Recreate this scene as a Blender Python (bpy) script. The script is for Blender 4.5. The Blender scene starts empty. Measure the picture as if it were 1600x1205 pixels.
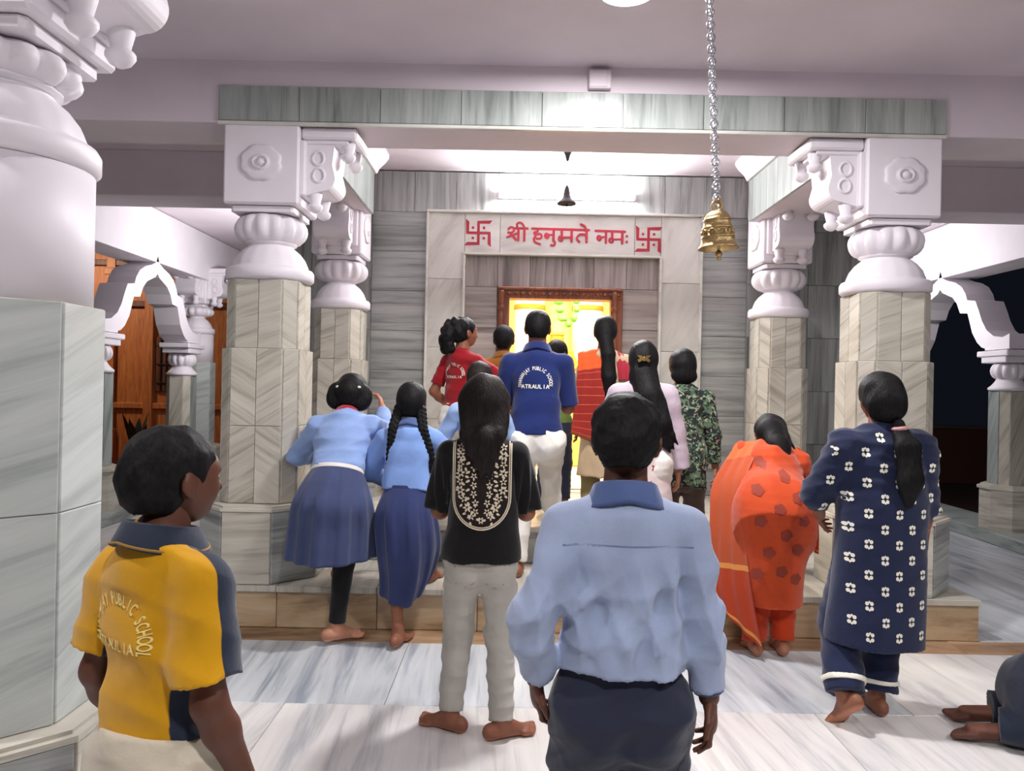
import bpy, bmesh, math, random
import numpy as np
from mathutils import Vector, Matrix

PI = math.pi
rad = math.radians
random.seed(7)
rng = np.random.default_rng(7)
scene = bpy.context.scene
col = scene.collection

# ------------------------------------------------------------------ camera
cam_d = bpy.data.cameras.new('camera')
cam_d.sensor_fit = 'HORIZONTAL'
cam_d.sensor_width = 36.0
cam_d.lens = 36.0 * 1200.0 / 1600.0
cam_d.clip_end = 200
cam = bpy.data.objects.new('camera', cam_d)
cam.matrix_world = (Matrix.Translation((0, 0, 1.45))
                    @ Matrix.Rotation(rad(90.12), 4, 'X') @ Matrix.Rotation(rad(1.17), 4, 'Z'))
col.objects.link(cam)
scene.camera = cam

# ------------------------------------------------------------------ world, exposure
world = bpy.data.worlds.new('night')
scene.world = world
world.use_nodes = True
world.node_tree.nodes['Background'].inputs[0].default_value = (0.004, 0.005, 0.008, 1)
world.node_tree.nodes['Background'].inputs[1].default_value = 1.0
scene.view_settings.view_transform = 'Standard'
scene.view_settings.look = 'None'
scene.view_settings.exposure = 0.0
scene.view_settings.gamma = 1.0
scene.view_settings.use_curve_mapping = False

# lamps the hall has: (x, y) of round ceiling panels and their power
CEIL = 3.41
CEIL_LAMPS = [(0.52, 3.72, 88), (0.45, -0.3, 75), (-2.9, 1.4, 62), (3.6, 1.4, 66)]
COOL = (1.0, 0.97, 0.985)

# ------------------------------------------------------------------ helpers
def link(o, parent=None):
    col.objects.link(o)
    if parent is not None:
        o.parent = parent
    return o

def empty(name, loc=(0, 0, 0), rz=0.0):
    o = bpy.data.objects.new(name, None)
    o.location = loc
    o.rotation_euler = (0, 0, rz)
    return link(o)

def tag(o, label=None, cat=None, group=None, kind=None):
    if label: o['label'] = label
    if cat: o['category'] = cat
    if group: o['group'] = group
    if kind: o['kind'] = kind
    return o

def mesh_np(name, V, F, smooth=False):
    me = bpy.data.meshes.new(name)
    V = np.asarray(V, dtype=np.float32)
    if isinstance(F, np.ndarray):
        k = F.shape[1]
        me.vertices.add(len(V)); me.vertices.foreach_set('co', V.ravel())
        me.loops.add(F.size); me.loops.foreach_set('vertex_index', F.ravel().astype(np.int32))
        me.polygons.add(len(F))
        me.polygons.foreach_set('loop_start', np.arange(0, F.size, k, dtype=np.int32))
        me.update(calc_edges=True)
    else:
        me.from_pydata([tuple(map(float, v)) for v in V], [], F)
        me.update()
    if smooth:
        me.polygons.foreach_set('use_smooth', np.ones(len(me.polygons), dtype=bool))
    return me

def mobj(name, me, mat, parent=None, loc=(0, 0, 0), rot=(0, 0, 0)):
    o = bpy.data.objects.new(name, me)
    if mat is not None and len(me.materials) == 0:
        me.materials.append(mat)
    o.location = loc
    o.rotation_euler = rot
    return link(o, parent)

class MB:
    """collects boxes, prisms and lathes into one mesh"""
    def __init__(s): s.V = []; s.F = []; s.S = []
    def add(s, V, F, smooth=False):
        n = len(s.V); s.V += [tuple(v) for v in V]
        s.F += [tuple(i + n for i in f) for f in F]; s.S += [smooth] * len(F); return s
    def box(s, c, d, ch=0.0, M=None):
        x, y, z = d[0] / 2, d[1] / 2, d[2] / 2
        ch = min(ch, x * .9, y * .9, z * .9)
        if ch <= 0:
            V = [(sx * x, sy * y, sz * z) for sx in (-1, 1) for sy in (-1, 1) for sz in (-1, 1)]
            F = [(0, 1, 3, 2), (4, 6, 7, 5), (0, 4, 5, 1), (2, 3, 7, 6), (0, 2, 6, 4), (1, 5, 7, 3)]
        else:
            V = []; idx = {}
            for sx in (-1, 1):
                for sy in (-1, 1):
                    for sz in (-1, 1):
                        for a in range(3):
                            p = [sx * (x - ch), sy * (y - ch), sz * (z - ch)]
                            p[a] += (sx, sy, sz)[a] * ch
                            idx[(sx, sy, sz, a)] = len(V); V.append(tuple(p))
            F = []
            for a in range(3):
                for sg in (-1, 1):
                    q = []
                    for (i, j) in ((-1, -1), (1, -1), (1, 1), (-1, 1)):
                        t = [i, j]; t.insert(a, sg); q.append(idx[(t[0], t[1], t[2], a)])
                    if (sg > 0) == (a == 1): q.reverse()
                    F.append(tuple(q))
            for a in range(3):
                b, c2 = [k for k in range(3) if k != a]
                for i in (-1, 1):
                    for j in (-1, 1):
                        q = []
                        for e in (-1, 1):
                            t = [0, 0, 0]; t[a] = e; t[b] = i; t[c2] = j
                            q.append((idx[(*t, b)], idx[(*t, c2)]))
                        F.append((q[0][0], q[1][0], q[1][1], q[0][1]))
            for sx in (-1, 1):
                for sy in (-1, 1):
                    for sz in (-1, 1):
                        F.append(tuple(idx[(sx, sy, sz, a)] for a in range(3)))
        if M is not None: V = [tuple(M @ Vector(v)) for v in V]
        return s.add([(v[0] + c[0], v[1] + c[1], v[2] + c[2]) for v in V], F)
    def prism(s, poly, z0, z1, axis='z', tf=None):
        n = len(poly)
        mk = {'z': lambda p, h: (p[0], p[1], h), 'y': lambda p, h: (p[0], h, p[1]), 'x': lambda p, h: (h, p[0], p[1])}[axis]
        V = [mk(p, z0) for p in poly] + [mk(p, z1) for p in poly]
        if tf: V = [tf(v) for v in V]
        F = [(i, (i + 1) % n, n + (i + 1) % n, n + i) for i in range(n)]
        F += [tuple(range(n - 1, -1, -1)), tuple(range(n, 2 * n))]
        return s.add(V, F)
    def lathe(s, prof, n=32, c=(0, 0), mod=None, smooth=True, cap=True):
        V = []
        for i, (r, z) in enumerate(prof):
            for k in range(n):
                a = 2 * PI * k / n
                rr = r * (mod(a, i) if mod else 1.0)
                V.append((c[0] + rr * math.cos(a), c[1] + rr * math.sin(a), z))
        F = []
        for i in range(len(prof) - 1):
            for k in range(n):
                k2 = (k + 1) % n
                F.append((i * n + k, i * n + k2, (i + 1) * n + k2, (i + 1) * n + k))
        s.add(V, F, smooth)
        if cap:
            n0 = len(s.V)
            s.F += [tuple(n0 - len(V) + k for k in range(n - 1, -1, -1)), tuple(n0 - n + k for k in range(n))]
            s.S += [False, False]
        return s
    def tube(s, pts, r, n=8, closed=False):
        pts = [Vector(p) for p in pts]; m = len(pts); V = []
        rr = r if hasattr(r, '__len__') else [r] * m
        for i, p in enumerate(pts):
            a = pts[(i - 1) % m] if (closed or i > 0) else p
            b = pts[(i + 1) % m] if (closed or i < m - 1) else p
            t = (b - a).normalized()
            u = t.cross(Vector((0.31, 0.17, 0.93))).normalized(); w = t.cross(u)
            for k in range(n):
                an = 2 * PI * k / n
                V.append(p + u * (math.cos(an) * rr[i]) + w * (math.sin(an) * rr[i]))
        F = []
        for i in range(m if closed else m - 1):
            j = (i + 1) % m
            for k in range(n):
                k2 = (k + 1) % n
                F.append((i * n + k, j * n + k, j * n + k2, i * n + k2))
        if not closed:
            F.append(tuple(range(n))); F.append(tuple((m - 1) * n + k for k in range(n - 1, -1, -1)))
        return s.add(V, F, True)
    def ellipsoid(s, c, r, n=12, m=8):
        V = []
        for i in range(m + 1):
            ph = PI * i / m
            for k in range(n):
                a = 2 * PI * k / n
                V.append((c[0] + r[0] * math.sin(ph) * math.cos(a), c[1] + r[1] * math.sin(ph) * math.sin(a), c[2] + r[2] * math.cos(ph)))
        F = [(i * n + k, (i + 1) * n + k, (i + 1) * n + (k + 1) % n, i * n + (k + 1) % n) for i in range(m) for k in range(n)]
        return s.add(V, F, True)
    def mesh(s, name='m'):
        me = bpy.data.meshes.new(name)
        me.from_pydata([tuple(map(float, v)) for v in s.V], [], s.F)
        me.polygons.foreach_set('use_smooth', np.array(s.S, dtype=bool))
        bm = bmesh.new(); bm.from_mesh(me)
        bmesh.ops.remove_doubles(bm, verts=bm.verts, dist=1e-6)
        bmesh.ops.recalc_face_normals(bm, faces=bm.faces)
        bm.to_mesh(me); bm.free()
        return me
    def build(s, name, mat, parent=None, loc=(0, 0, 0), rot=(0, 0, 0)):
        return mobj(name, s.mesh(name), mat, parent, loc, rot)

# ------------------------------------------------------------------ materials
def nmat(name):
    m = bpy.data.materials.new(name); m.use_nodes = True
    return m, m.node_tree.nodes, m.node_tree.links, m.node_tree.nodes['Principled BSDF']

def ramp(nodes, stops):
    r = nodes.new('ShaderNodeValToRGB'); e = r.color_ramp.elements
    while len(e) < len(stops): e.new(0.5)
    for el, (p, c) in zip(e, stops):
        el.position = p; el.color = (*c, 1)
    return r

def lin(r, g, b):
    f = lambda v: ((v / 255 + .055) / 1.055) ** 2.4 if v > 10 else v / 255 / 12.92
    return (f(r), f(g), f(b))

def marble(name, light, mid, dark, rough=0.3, across=7.0, along=0.7, vein=0.5, contrast=1.0):
    """streaked marble; the streak runs at obj['grain'] degrees from the slab's own x axis"""
    m, N, L, B = nmat(name)
    tc = N.new('ShaderNodeTexCoord'); oi = N.new('ShaderNodeObjectInfo')
    at = N.new('ShaderNodeAttribute'); at.attribute_type = 'OBJECT'; at.attribute_name = 'grain'
    mul = N.new('ShaderNodeMath'); mul.operation = 'MULTIPLY'; mul.inputs[1].default_value = PI / 180
    L.new(at.outputs['Fac'], mul.inputs[0])
    vr = N.new('ShaderNodeVectorRotate'); vr.rotation_type = 'Y_AXIS'
    L.new(tc.outputs['Object'], vr.inputs['Vector']); L.new(mul.outputs[0], vr.inputs['Angle'])
    off = N.new('ShaderNodeVectorMath'); off.operation = 'SCALE'; off.inputs[0].default_value = (31.7, 17.3, 53.1)
    L.new(oi.outputs['Random'], off.inputs['Scale'])
    add = N.new('ShaderNodeVectorMath'); add.operation = 'ADD'
    L.new(vr.outputs[0], add.inputs[0]); L.new(off.outputs[0], add.inputs[1])
    mp = N.new('ShaderNodeMapping'); mp.inputs['Scale'].default_value = (along, 1.2, across)
    L.new(add.outputs[0], mp.inputs['Vector'])
    n1 = N.new('ShaderNodeTexNoise'); n1.inputs['Scale'].default_value = 1.6
    n1.inputs['Detail'].default_value = 7; n1.inputs['Roughness'].default_value = .62; n1.inputs['Distortion'].default_value = .6
    L.new(mp.outputs[0], n1.inputs['Vector'])
    lo = .5 - .17 / contrast; hi = .5 + .16 / contrast
    r1 = ramp(N, [(lo, dark), (lo + (hi - lo) * .42, mid), (hi, light)])
    L.new(n1.outputs[0], r1.inputs[0])
    n2 = N.new('ShaderNodeTexNoise'); n2.inputs['Scale'].default_value = 3.1; n2.inputs['Detail'].default_value = 4
    mp2 = N.new('ShaderNodeMapping'); mp2.inputs['Scale'].default_value = (along * 1.3, 1.2, across * 1.9); mp2.inputs['Location'].default_value = (9, 3, 4)
    L.new(add.outputs[0], mp2.inputs['Vector']); L.new(mp2.outputs[0], n2.inputs['Vector'])
    r2 = ramp(N, [(.30, (1 - vein, 1 - vein, 1 - vein)), (.42, (1, 1, 1)), (1, (1, 1, 1))])
    L.new(n2.outputs[0], r2.inputs[0])
    mx = N.new('ShaderNodeMix'); mx.data_type = 'RGBA'; mx.blend_type = 'MULTIPLY'; mx.inputs[0].default_value = 1
    L.new(r1.outputs[0], mx.inputs[6]); L.new(r2.outputs[0], mx.inputs[7])
    # slab to slab variation
    hv = N.new('ShaderNodeHueSaturation')
    mr = N.new('ShaderNodeMapRange'); mr.inputs['To Min'].default_value = .90; mr.inputs['To Max'].default_value = 1.08
    L.new(oi.outputs['Random'], mr.inputs[0]); L.new(mr.outputs[0], hv.inputs['Value'])
    L.new(mx.outputs[2], hv.inputs['Color']); L.new(hv.outputs[0], B.inputs['Base Color'])
    B.inputs['Roughness'].default_value = rough
    return m

def paint(name, c, rough=.6, bump=.04, scale=18, var=.05):
    m, N, L, B = nmat(name)
    tc = N.new('ShaderNodeTexCoord')
    n = N.new('ShaderNodeTexNoise'); n.inputs['Scale'].default_value = 2.3; n.inputs['Detail'].default_value = 5
    L.new(tc.outputs['Object'], n.inputs['Vector'])
    r = ramp(N, [(.3, tuple(v * (1 - var) for v in c)), (.7, tuple(min(1, v * (1 + var)) for v in c))])
    L.new(n.outputs[0], r.inputs[0]); L.new(r.outputs[0], B.inputs['Base Color'])
    n2 = N.new('ShaderNodeTexNoise'); n2.inputs['Scale'].default_value = scale; n2.inputs['Detail'].default_value = 3
    L.new(tc.outputs['Object'], n2.inputs['Vector'])
    b = N.new('ShaderNodeBump'); b.inputs['Strength'].default_value = bump; b.inputs['Distance'].default_value = .01
    L.new(n2.outputs[0], b.inputs['Height']); L.new(b.outputs[0], B.inputs['Normal'])
    B.inputs['Roughness'].default_value = rough
    return m

def emit(name, c, s):
    m, N, L, B = nmat(name)
    B.inputs['Base Color'].default_value = (*c, 1)
    B.inputs['Emission Color'].default_value = (*c, 1); B.inputs['Emission Strength'].default_value = s
    return m

def metal(name, c, rough=.35, bump=.2, scale=60):
    m = paint(name, c, rough, bump, scale, .25)
    m.node_tree.nodes['Principled BSDF'].inputs['Metallic'].default_value = 1
    return m

def wood(name, light, dark, rough=.45):
    m, N, L, B = nmat(name)
    tc = N.new('ShaderNodeTexCoord'); mp = N.new('ShaderNodeMapping'); mp.inputs['Scale'].default_value = (14, 14, 1.5)
    L.new(tc.outputs['Object'], mp.inputs[0])
    n = N.new('ShaderNodeTexNoise'); n.inputs['Scale'].default_value = 2; n.inputs['Detail'].default_value = 6; n.inputs['Distortion'].default_value = .8
    L.new(mp.outputs[0], n.inputs['Vector'])
    r = ramp(N, [(.3, dark), (.7, light)]); L.new(n.outputs[0], r.inputs[0]); L.new(r.outputs[0], B.inputs['Base Color'])
    b = N.new('ShaderNodeBump'); b.inputs['Strength'].default_value = .2; b.inputs['Distance'].default_value = .004
    L.new(n.outputs[0], b.inputs['Height']); L.new(b.outputs[0], B.inputs['Normal'])
    B.inputs['Roughness'].default_value = rough
    return m

M_CEIL = paint('ceiling_paint', lin(218, 207, 214), .7, .02)
M_WHITE = paint('white_paint', lin(232, 226, 232), .5, .03)
M_PALE = marble('marble_pale', lin(207, 203, 190), lin(191, 186, 172), lin(160, 154, 141), .32, 9, .6, .30)
M_GREY = marble('marble_grey', lin(182, 185, 181), lin(157, 160, 157), lin(118, 121, 118), .35, 8, .45, .35)
M_BROWNGREY = marble('marble_browngrey', lin(176, 168, 162), lin(146, 138, 133), lin(104, 96, 92), .35, 8, .45, .3)
M_SURR = marble('marble_surround', lin(222, 222, 214), lin(208, 207, 199), lin(182, 180, 172), .3, 2.5, .8, .12)
M_GREEN = marble('marble_green', lin(176, 182, 178), lin(152, 159, 155), lin(116, 124, 120), .32, 6, .5, .25)
M_TAN = marble('marble_tan', lin(206, 184, 152), lin(186, 160, 126), lin(140, 112, 82), .35, 4, .8, .25)
M_GREENP = marble('marble_green_pale', lin(200, 205, 201), lin(184, 190, 186), lin(160, 167, 163), .32, 6, .5, .14)
M_BROWNSTRIP = marble('marble_brown', lin(190, 160, 128), lin(160, 128, 98), lin(112, 86, 64), .35, 4, .8, .3)
M_FLOOR = marble('marble_floor', lin(226, 223, 218), lin(213, 211, 208), lin(176, 177, 180), .28, 6, .45, .16)
M_FLOORB = marble('marble_floor_blue', lin(220, 224, 226), lin(198, 204, 208), lin(154, 162, 172), .28, 6, .45, .2)
M_BASE = paint('mortar', lin(150, 146, 138), .8, .05)
M_WOOD = wood('carved_wood', lin(150, 84, 50), lin(88, 44, 26))
M_RED = paint('red_letter', lin(158, 18, 40), .45, .0)
M_BRASS = metal('brass', lin(190, 164, 116), .42, .35, 90)
M_DARKMETAL = metal('dark_iron', lin(70, 66, 66), .5, .1)
M_STEEL = metal('steel', lin(215, 216, 222), .25, .05)

_pc = {}
def panel(parent, pos, rz, w, h, mat, grain=0.0, t=.016, flat=False, name='slab'):
    key = (round(w, 3), round(h, 3), round(t, 3), mat.name)
    if key not in _pc:
        me = MB().box((0, 0, 0), (w - .003, t, h - .003), .0025).mesh('slab')
        me.materials.append(mat); _pc[key] = me
    o = bpy.data.objects.new(name, _pc[key])
    o.location = pos
    o.rotation_euler = (-PI / 2, 0, rz) if flat else (0, 0, rz)
    o['grain'] = float(grain)
    return link(o, parent)

# ------------------------------------------------------------------ floor, steps, ceiling, beams
floor = MB().box((.4, 4.0, -.05), (9.9, 15.0, .06)).build('floor', M_BASE)
tag(floor, 'white streaked marble hall floor laid in large slabs', kind='structure')
ys = [-2.40, -1.56, -.72, .12, .96, 1.80, 2.64, 3.48, 4.32]
for j in range(len(ys) - 1):
    y0, y1 = ys[j], ys[j + 1]
    x = -4.5 + (.35 if j % 2 else -.1)
    while x < 5.2:
        bl = (j == 7 and x < 1.2) or (j == 6 and random.random() < .15)
        panel(floor, (x + .6, (y0 + y1) / 2, -.01), 0, 1.2, y1 - y0, M_FLOORB if bl else M_FLOOR, 90 + random.uniform(-7, 7), .02, True)
        x += 1.2
for x0 in (-4.0, -2.8, -1.6, -.4, .8, 2.0, 3.2, 4.4):
    panel(floor, (x0, 4.435, -.01), 0, 1.2, .23, M_BROWNSTRIP, 0, .02, True)
for side in ((-4.4, -1.98), (2.80, 5.2)):
    for y0 in np.arange(4.55, 11.3, .95):
        for k in range(2):
            w = (side[1] - side[0]) / 2
            panel(floor, (side[0] + w * (k + .5), y0 + .475, -.01), 0, w, .95, M_FLOORB if side[0] > 0 else M_FLOOR, 90 + random.uniform(-8, 8), .02, True)

def step(name, x0, x1, y0, y1, z0, z1, label, rmat, tmat, nr):
    r = empty(name, ((x0 + x1) / 2, y0, z0)); tag(r, label, 'step')
    cx = (x0 + x1) / 2
    MB().box((0, (y1 - y0) / 2 + .012, (z1 - z0) / 2 - .018), (x1 - x0 - .03, y1 - y0 - .02, z1 - z0 - .036)).build('core', M_BASE, r)
    w = (x1 - x0) / nr
    for k in range(nr):
        panel(r, (x0 + w * (k + .5) - cx, .008, (z1 - z0 - .036) / 2), 0, w, z1 - z0 - .036, rmat, random.uniform(-3, 3), .016, name='riser_slab')
    for k in range(nr):
        o = panel(r, (x0 + w * (k + .5) - cx, (y1 - y0) / 2 - .012, z1 - z0 - .018), 0, w, y1 - y0 + .024, tmat, random.choice([0, 90]), .036, True, name='tread_slab')
    for sx, xx in ((-1, x0), (1, x1)):
        panel(r, (xx - cx + sx * -.008, (y1 - y0) / 2, (z1 - z0 - .036) / 2), PI / 2, y1 - y0 - .03, z1 - z0 - .036, rmat, 0, .016, name='riser_slab')
    return r
step('entrance_step', -1.96, 2.79, 4.545, 5.25, 0, .25, 'lower marble step with tan riser running in front of both porch columns', M_TAN, M_PALE, 8)
step('porch_step', -1.16, 1.94, 5.25, 6.97, .25, .50, 'upper marble step forming the porch floor before the shrine doorway', M_GREY, M_PALE, 4)
for (xa, xb) in ((-1.96, -1.18), (1.96, 2.79)):
    s = MB().box(((xa + xb) / 2, 6.10, .124), (xb - xa - .01, 1.66, .248), .006).build('side_plinth', M_PALE)
    s['grain'] = 0.0
    tag(s, 'pale marble plinth under the ' + ('left' if xa < 0 else 'right') + ' porch columns', 'plinth')

ceil = MB().box((.4, 4.3, CEIL + .06), (9.9, 15.6, .12)).build('ceiling', M_CEIL)
tag(ceil, 'smooth lilac-white plaster ceiling of the hall', kind='structure')
tr = MB().box((.4, 4.91, 3.225), (9.0, .46, .39), .006).build('trim_1', M_CEIL)
tag(tr, 'front cross beam over the porch columns', kind='structure')
w = (2.61 + 1.82) / 9
for k in range(9):
    panel(tr, (-1.82 + w * (k + .5), 4.673, 3.145), 0, w, .215, M_GREEN, 90, .018, name='fascia_slab')
MB().box((.395, 4.672, 3.024), (4.43, .03, .022), .004).build('edge_strip', M_SURR, tr)
tr2 = MB().box((-2.70, 6.76, 3.215), (2.78, .44, .39), .006).box((3.50, 6.76, 3.215), (2.78, .44, .39), .006).build('trim_2', M_CEIL)
tag(tr2, 'rear cross beam in line with the shrine wall', kind='structure')
# porch side lintels, marble faced inside, with a white cove under the porch ceiling
for sx, xi, num in ((-1, -1.22, 3), (1, 2.00, 4)):
    lt = MB().box((xi + sx * .25, 5.85, 3.155), (.48, 1.40, .51), .004).build('trim_%d' % num, M_CEIL)
    tag(lt, 'side lintel of the porch', kind='structure')
    for k in range(2):
        panel(lt, (xi, 5.50 + .70 * k, 3.075), PI / 2, .70, .35, M_GREEN, 90, .018, name='lintel_slab')
    cv = MB().prism([(0, 3.41), (0, 3.25), (.03, 3.25), (.05, 3.29), (.10, 3.34), (.13, 3.38), (.13, 3.41)], 5.15, 6.56, 'y', lambda v, sx=sx, xi=xi: (xi - sx * v[0], v[1], v[2]))
    cv.build('cove', M_WHITE, lt)
# outer arcade beams
for sx, xi, num in ((-1, -4.1, 5), (1, 4.9, 6)):
    b = MB().box((xi + sx * .2, 5.0, 3.1), (.4, 14.0, .60), .005).build('trim_%d' % num, M_WHITE)
    tag(b, 'long beam above the ' + ('left' if sx < 0 else 'right') + ' arcade', kind='structure')
bb = MB().box((.4, 11.8, 3.1), (8.6, .35, .6), .005).build('trim_7', M_CEIL)
tag(bb, 'rear beam of the hall', kind='structure')

# ------------------------------------------------------------------ shrine wall with doorway
WY = 7.0
wall = empty('wall_back', (0, 0, 0)); tag(wall, 'grey streaked marble shrine wall around the doorway', kind='structure')
core = MB()
core.box((-1.27, WY + .14, 1.7), (2.25, .25, 3.4)); core.box((2.12, WY + .14, 1.7), (2.26, .25, 3.4))
core.box((.42, WY + .14, 2.84), (1.16, .25, 1.14)); core.box((.42, WY + .14, .25), (1.16, .25, .5))
core.build('wall_core', M_BASE, wall)
def slabgrid(x0, x1, z0, z1, nx, nz, mat, grain, y=WY + .006, t=.02):
    w = (x1 - x0) / nx; h = (z1 - z0) / nz
    for i in range(nx):
        for j in range(nz):
            panel(wall, (x0 + w * (i + .5), y, z0 + h * (j + .5)), 0, w, h, mat, grain + random.uniform(-2, 2), t)
slabgrid(-2.39, -1.30, .5, 3.4, 2, 6, M_GREY, 90)
slabgrid(-1.30, -.79, .5, 3.03, 1, 7, M_GREY, 0)
slabgrid(1.69, 2.12, .5, 3.03, 1, 7, M_GREY, 0)
slabgrid(2.12, 3.24, .5, 3.4, 2, 6, M_GREY, 90)
slabgrid(-1.30, 2.12, 3.03, 3.4, 9, 1, M_GREY, 90)
# pale raised surround
for (x0, x1) in ((-.79, -.455), (1.324, 1.69)):
    for (z0, z1) in ((.5, 1.15), (1.15, 1.80), (1.80, 2.42), (2.42, 3.02)):
        panel(wall, ((x0 + x1) / 2, WY - .02, (z0 + z1) / 2), 0, x1 - x0, z1 - z0, M_SURR, 60, .05, name='surround_slab')
for (x0, x1) in ((-.455, -.135), (-.135, 1.085), (1.085, 1.324)):
    panel(wall, ((x0 + x1) / 2, WY - .02, 2.84), 0, x1 - x0, .36, M_SURR, 0, .05, name='surround_slab')
ed = MB()
ed.box((.45, WY - .035, 3.03), (2.50, .09, .022), .004); ed.box((.43, WY - .03, 2.652), (1.80, .08, .02), .004)
for x in (-.79, 1.69): ed.box((x, WY - .03, 1.76), (.022, .08, 2.52), .004)
for x in (-.455, 1.324): ed.box((x, WY - .03, 1.57), (.022, .08, 2.14), .004)
ed.build('surround_edging', M_SURR, wall)['grain'] = 0.0
# inner brownish marble reveal
slabgrid(-.445, -.15, .5, 2.36, 1, 5, M_BROWNGREY, 0)
slabgrid(.99, 1.314, .5, 2.36, 1, 5, M_BROWNGREY, 0)
slabgrid(-.445, 1.314, 2.36, 2.645, 6, 1, M_BROWNGREY, 90)

# carved wooden door frame
df = empty('door_1', (0, 0, 0)); tag(df, 'carved wooden door frame of the shrine', kind='structure')
def carved_post(x):
    m = MB(); m.box((x, WY + .03, 1.39), (.105, .14, 1.74), .006)
    prof = []
    z = .55
    while z < 2.2:
        for (r, dz) in ((.022, 0), (.030, .015), (.030, .03), (.020, .045), (.026, .07), (.026, .16), (.020, .18)):
            prof.append((r, z + dz))
        z += .20
    m.lathe(prof, 10, (x - .02, WY - .045))
    return m
carved_post(-.09).build('door_post', M_WOOD, df)
carved_post(.935).build('door_post', M_WOOD, df)
m = MB(); m.box((.422, WY + .03, 2.31), (1.13, .14, .105), .006); m.box((.422, WY - .045, 2.345), (1.13, .03, .025), .006)
for k in range(18): m.ellipsoid((-.10 + k * .0615, WY - .042, 2.30), (.024, .014, .018), 8, 6)
m.build('door_lintel', M_WOOD, df)

# ------------------------------------------------------------------ writing over the door (crop units, 1 unit = 1.276 mm)
U = 0.001276
def stroke(mb, pts, w, tip=False):
    """thick flat stroke, extruded towards the hall (-y)"""
    n = len(pts)
    mb.k = getattr(mb, 'k', 0)
    for i in range(n - 1):
        mb.k += 1
        a = Vector((*pts[i],)); b = Vector((*pts[i + 1],))
        d = (b - a); 
        if d.length < 1e-6: continue
        d.normalize(); nn = Vector((-d.y, d.x)) * (w / 2)
        mb.prism([tuple(a + nn), tuple(a - nn), tuple(b - nn), tuple(b + nn)], 0, 3.0 + .03 * mb.k, 'y')
    for p in pts[(1 if tip else 0):(n - 1 if tip else n)]:
        mb.k += 1
        mb.prism([(p[0] + w / 2 * math.cos(t), p[1] + w / 2 * math.sin(t)) for t in np.arange(0, 2 * PI, PI / 5)], 0, 3.0 + .03 * mb.k, 'y')
def place_letters(mb, name, ox):
    me = mb.mesh(name)
    # crop x -> world X, crop y (down) -> world z ; crop origin at photo (700,330)
    for v in me.vertices:
        x, y, z = v.co
        v.co = ((x - 800) * U + .433 + ox, WY - .0445 - y * .001, 2.842 - (z - 162) * U)
    bm = bmesh.new(); bm.from_mesh(me); bmesh.ops.recalc_face_normals(bm, faces=bm.faces); bm.to_mesh(me); bm.free()
    return mobj(name, me, M_RED, wall)
W = 17
def sm(pts, n=5):
    P = [Vector((*p, 0)) for p in pts]; out = []
    for i in range(len(P) - 1):
        p0 = P[max(i - 1, 0)]; p1 = P[i]; p2 = P[i + 1]; p3 = P[min(i + 2, len(P) - 1)]
        for k in range(n):
            t = k / n
            q = .5 * ((2 * p1) + (p2 - p0) * t + (2 * p0 - 5 * p1 + 4 * p2 - p3) * t * t + (3 * p1 - p0 - 3 * p2 + p3) * t ** 3)
            out.append((q.x, q.y))
    out.append((P[-1].x, P[-1].y)); return out
w1 = MB()
stroke(w1, [(462, 125), (548, 125)], W)
stroke(w1, sm([(412, 132), (430, 118), (450, 126), (450, 146), (432, 158), (412, 156)]), W * .9)
stroke(w1, sm([(424, 158), (446, 182), (466, 206)]), W)
stroke(w1, sm([(482, 158), (450, 172), (404, 190)]), W * .85)
stroke(w1, [(484, 125), (484, 210)], W)
stroke(w1, [(526, 125), (526, 212)], W)
stroke(w1, sm([(526, 122), (512, 94), (490, 84), (472, 96), (476, 112)]), W * .85)
place_letters(w1, 'lettering', 0)
w2 = MB()
stroke(w2, [(582, 125), (985, 127)], W)
stroke(w2, sm([(622, 128), (618, 146), (598, 152), (604, 166), (636, 162), (650, 176), (640, 194), (612, 196)]), W * .9)
stroke(w2, sm([(606, 178), (594, 200), (606, 222), (640, 234)]), W * .9)
stroke(w2, [(734, 125), (734, 208)], W)
stroke(w2, [(734, 166), (690, 168)], W * .8)
stroke(w2, sm([(698, 168), (682, 160), (674, 176), (688, 190), (698, 178)]), W)
stroke(w2, sm([(734, 206), (746, 222), (738, 240), (716, 240)]), W * .85)
stroke(w2, [(792, 126), (792, 186)], W)
stroke(w2, sm([(792, 182), (776, 180), (774, 200), (792, 206), (798, 190)]), W * .9)
stroke(w2, [(790, 184), (862, 182)], W * .8)
stroke(w2, [(862, 126), (862, 212)], W)
stroke(w2, [(968, 126), (968, 214)], W)
stroke(w2, sm([(968, 162), (926, 160), (904, 176), (902, 196), (918, 212)]), W * .9)
stroke(w2, sm([(964, 124), (952, 100), (926, 88)]), W * .85)
place_letters(w2, 'lettering', 0)
w3 = MB()
stroke(w3, [(1032, 131), (1240, 134)], W)
stroke(w3, [(1106, 131), (1106, 216)], W)
stroke(w3, [(1106, 174), (1062, 176)], W * .8)
stroke(w3, sm([(1070, 176), (1054, 168), (1046, 184), (1060, 198), (1070, 186)]), W)
stroke(w3, [(1150, 132), (1150, 192)], W)
stroke(w3, sm([(1150, 188), (1134, 186), (1132, 206), (1150, 212), (1156, 196)]), W * .9)
stroke(w3, [(1148, 190), (1222, 188)], W * .8)
stroke(w3, [(1222, 132), (1222, 218)], W)
stroke(w3, [(1254, 166), (1254, 167)], W * 1.1); stroke(w3, [(1254, 206), (1254, 207)], W * 1.1)
place_letters(w3, 'lettering', 0)
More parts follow.
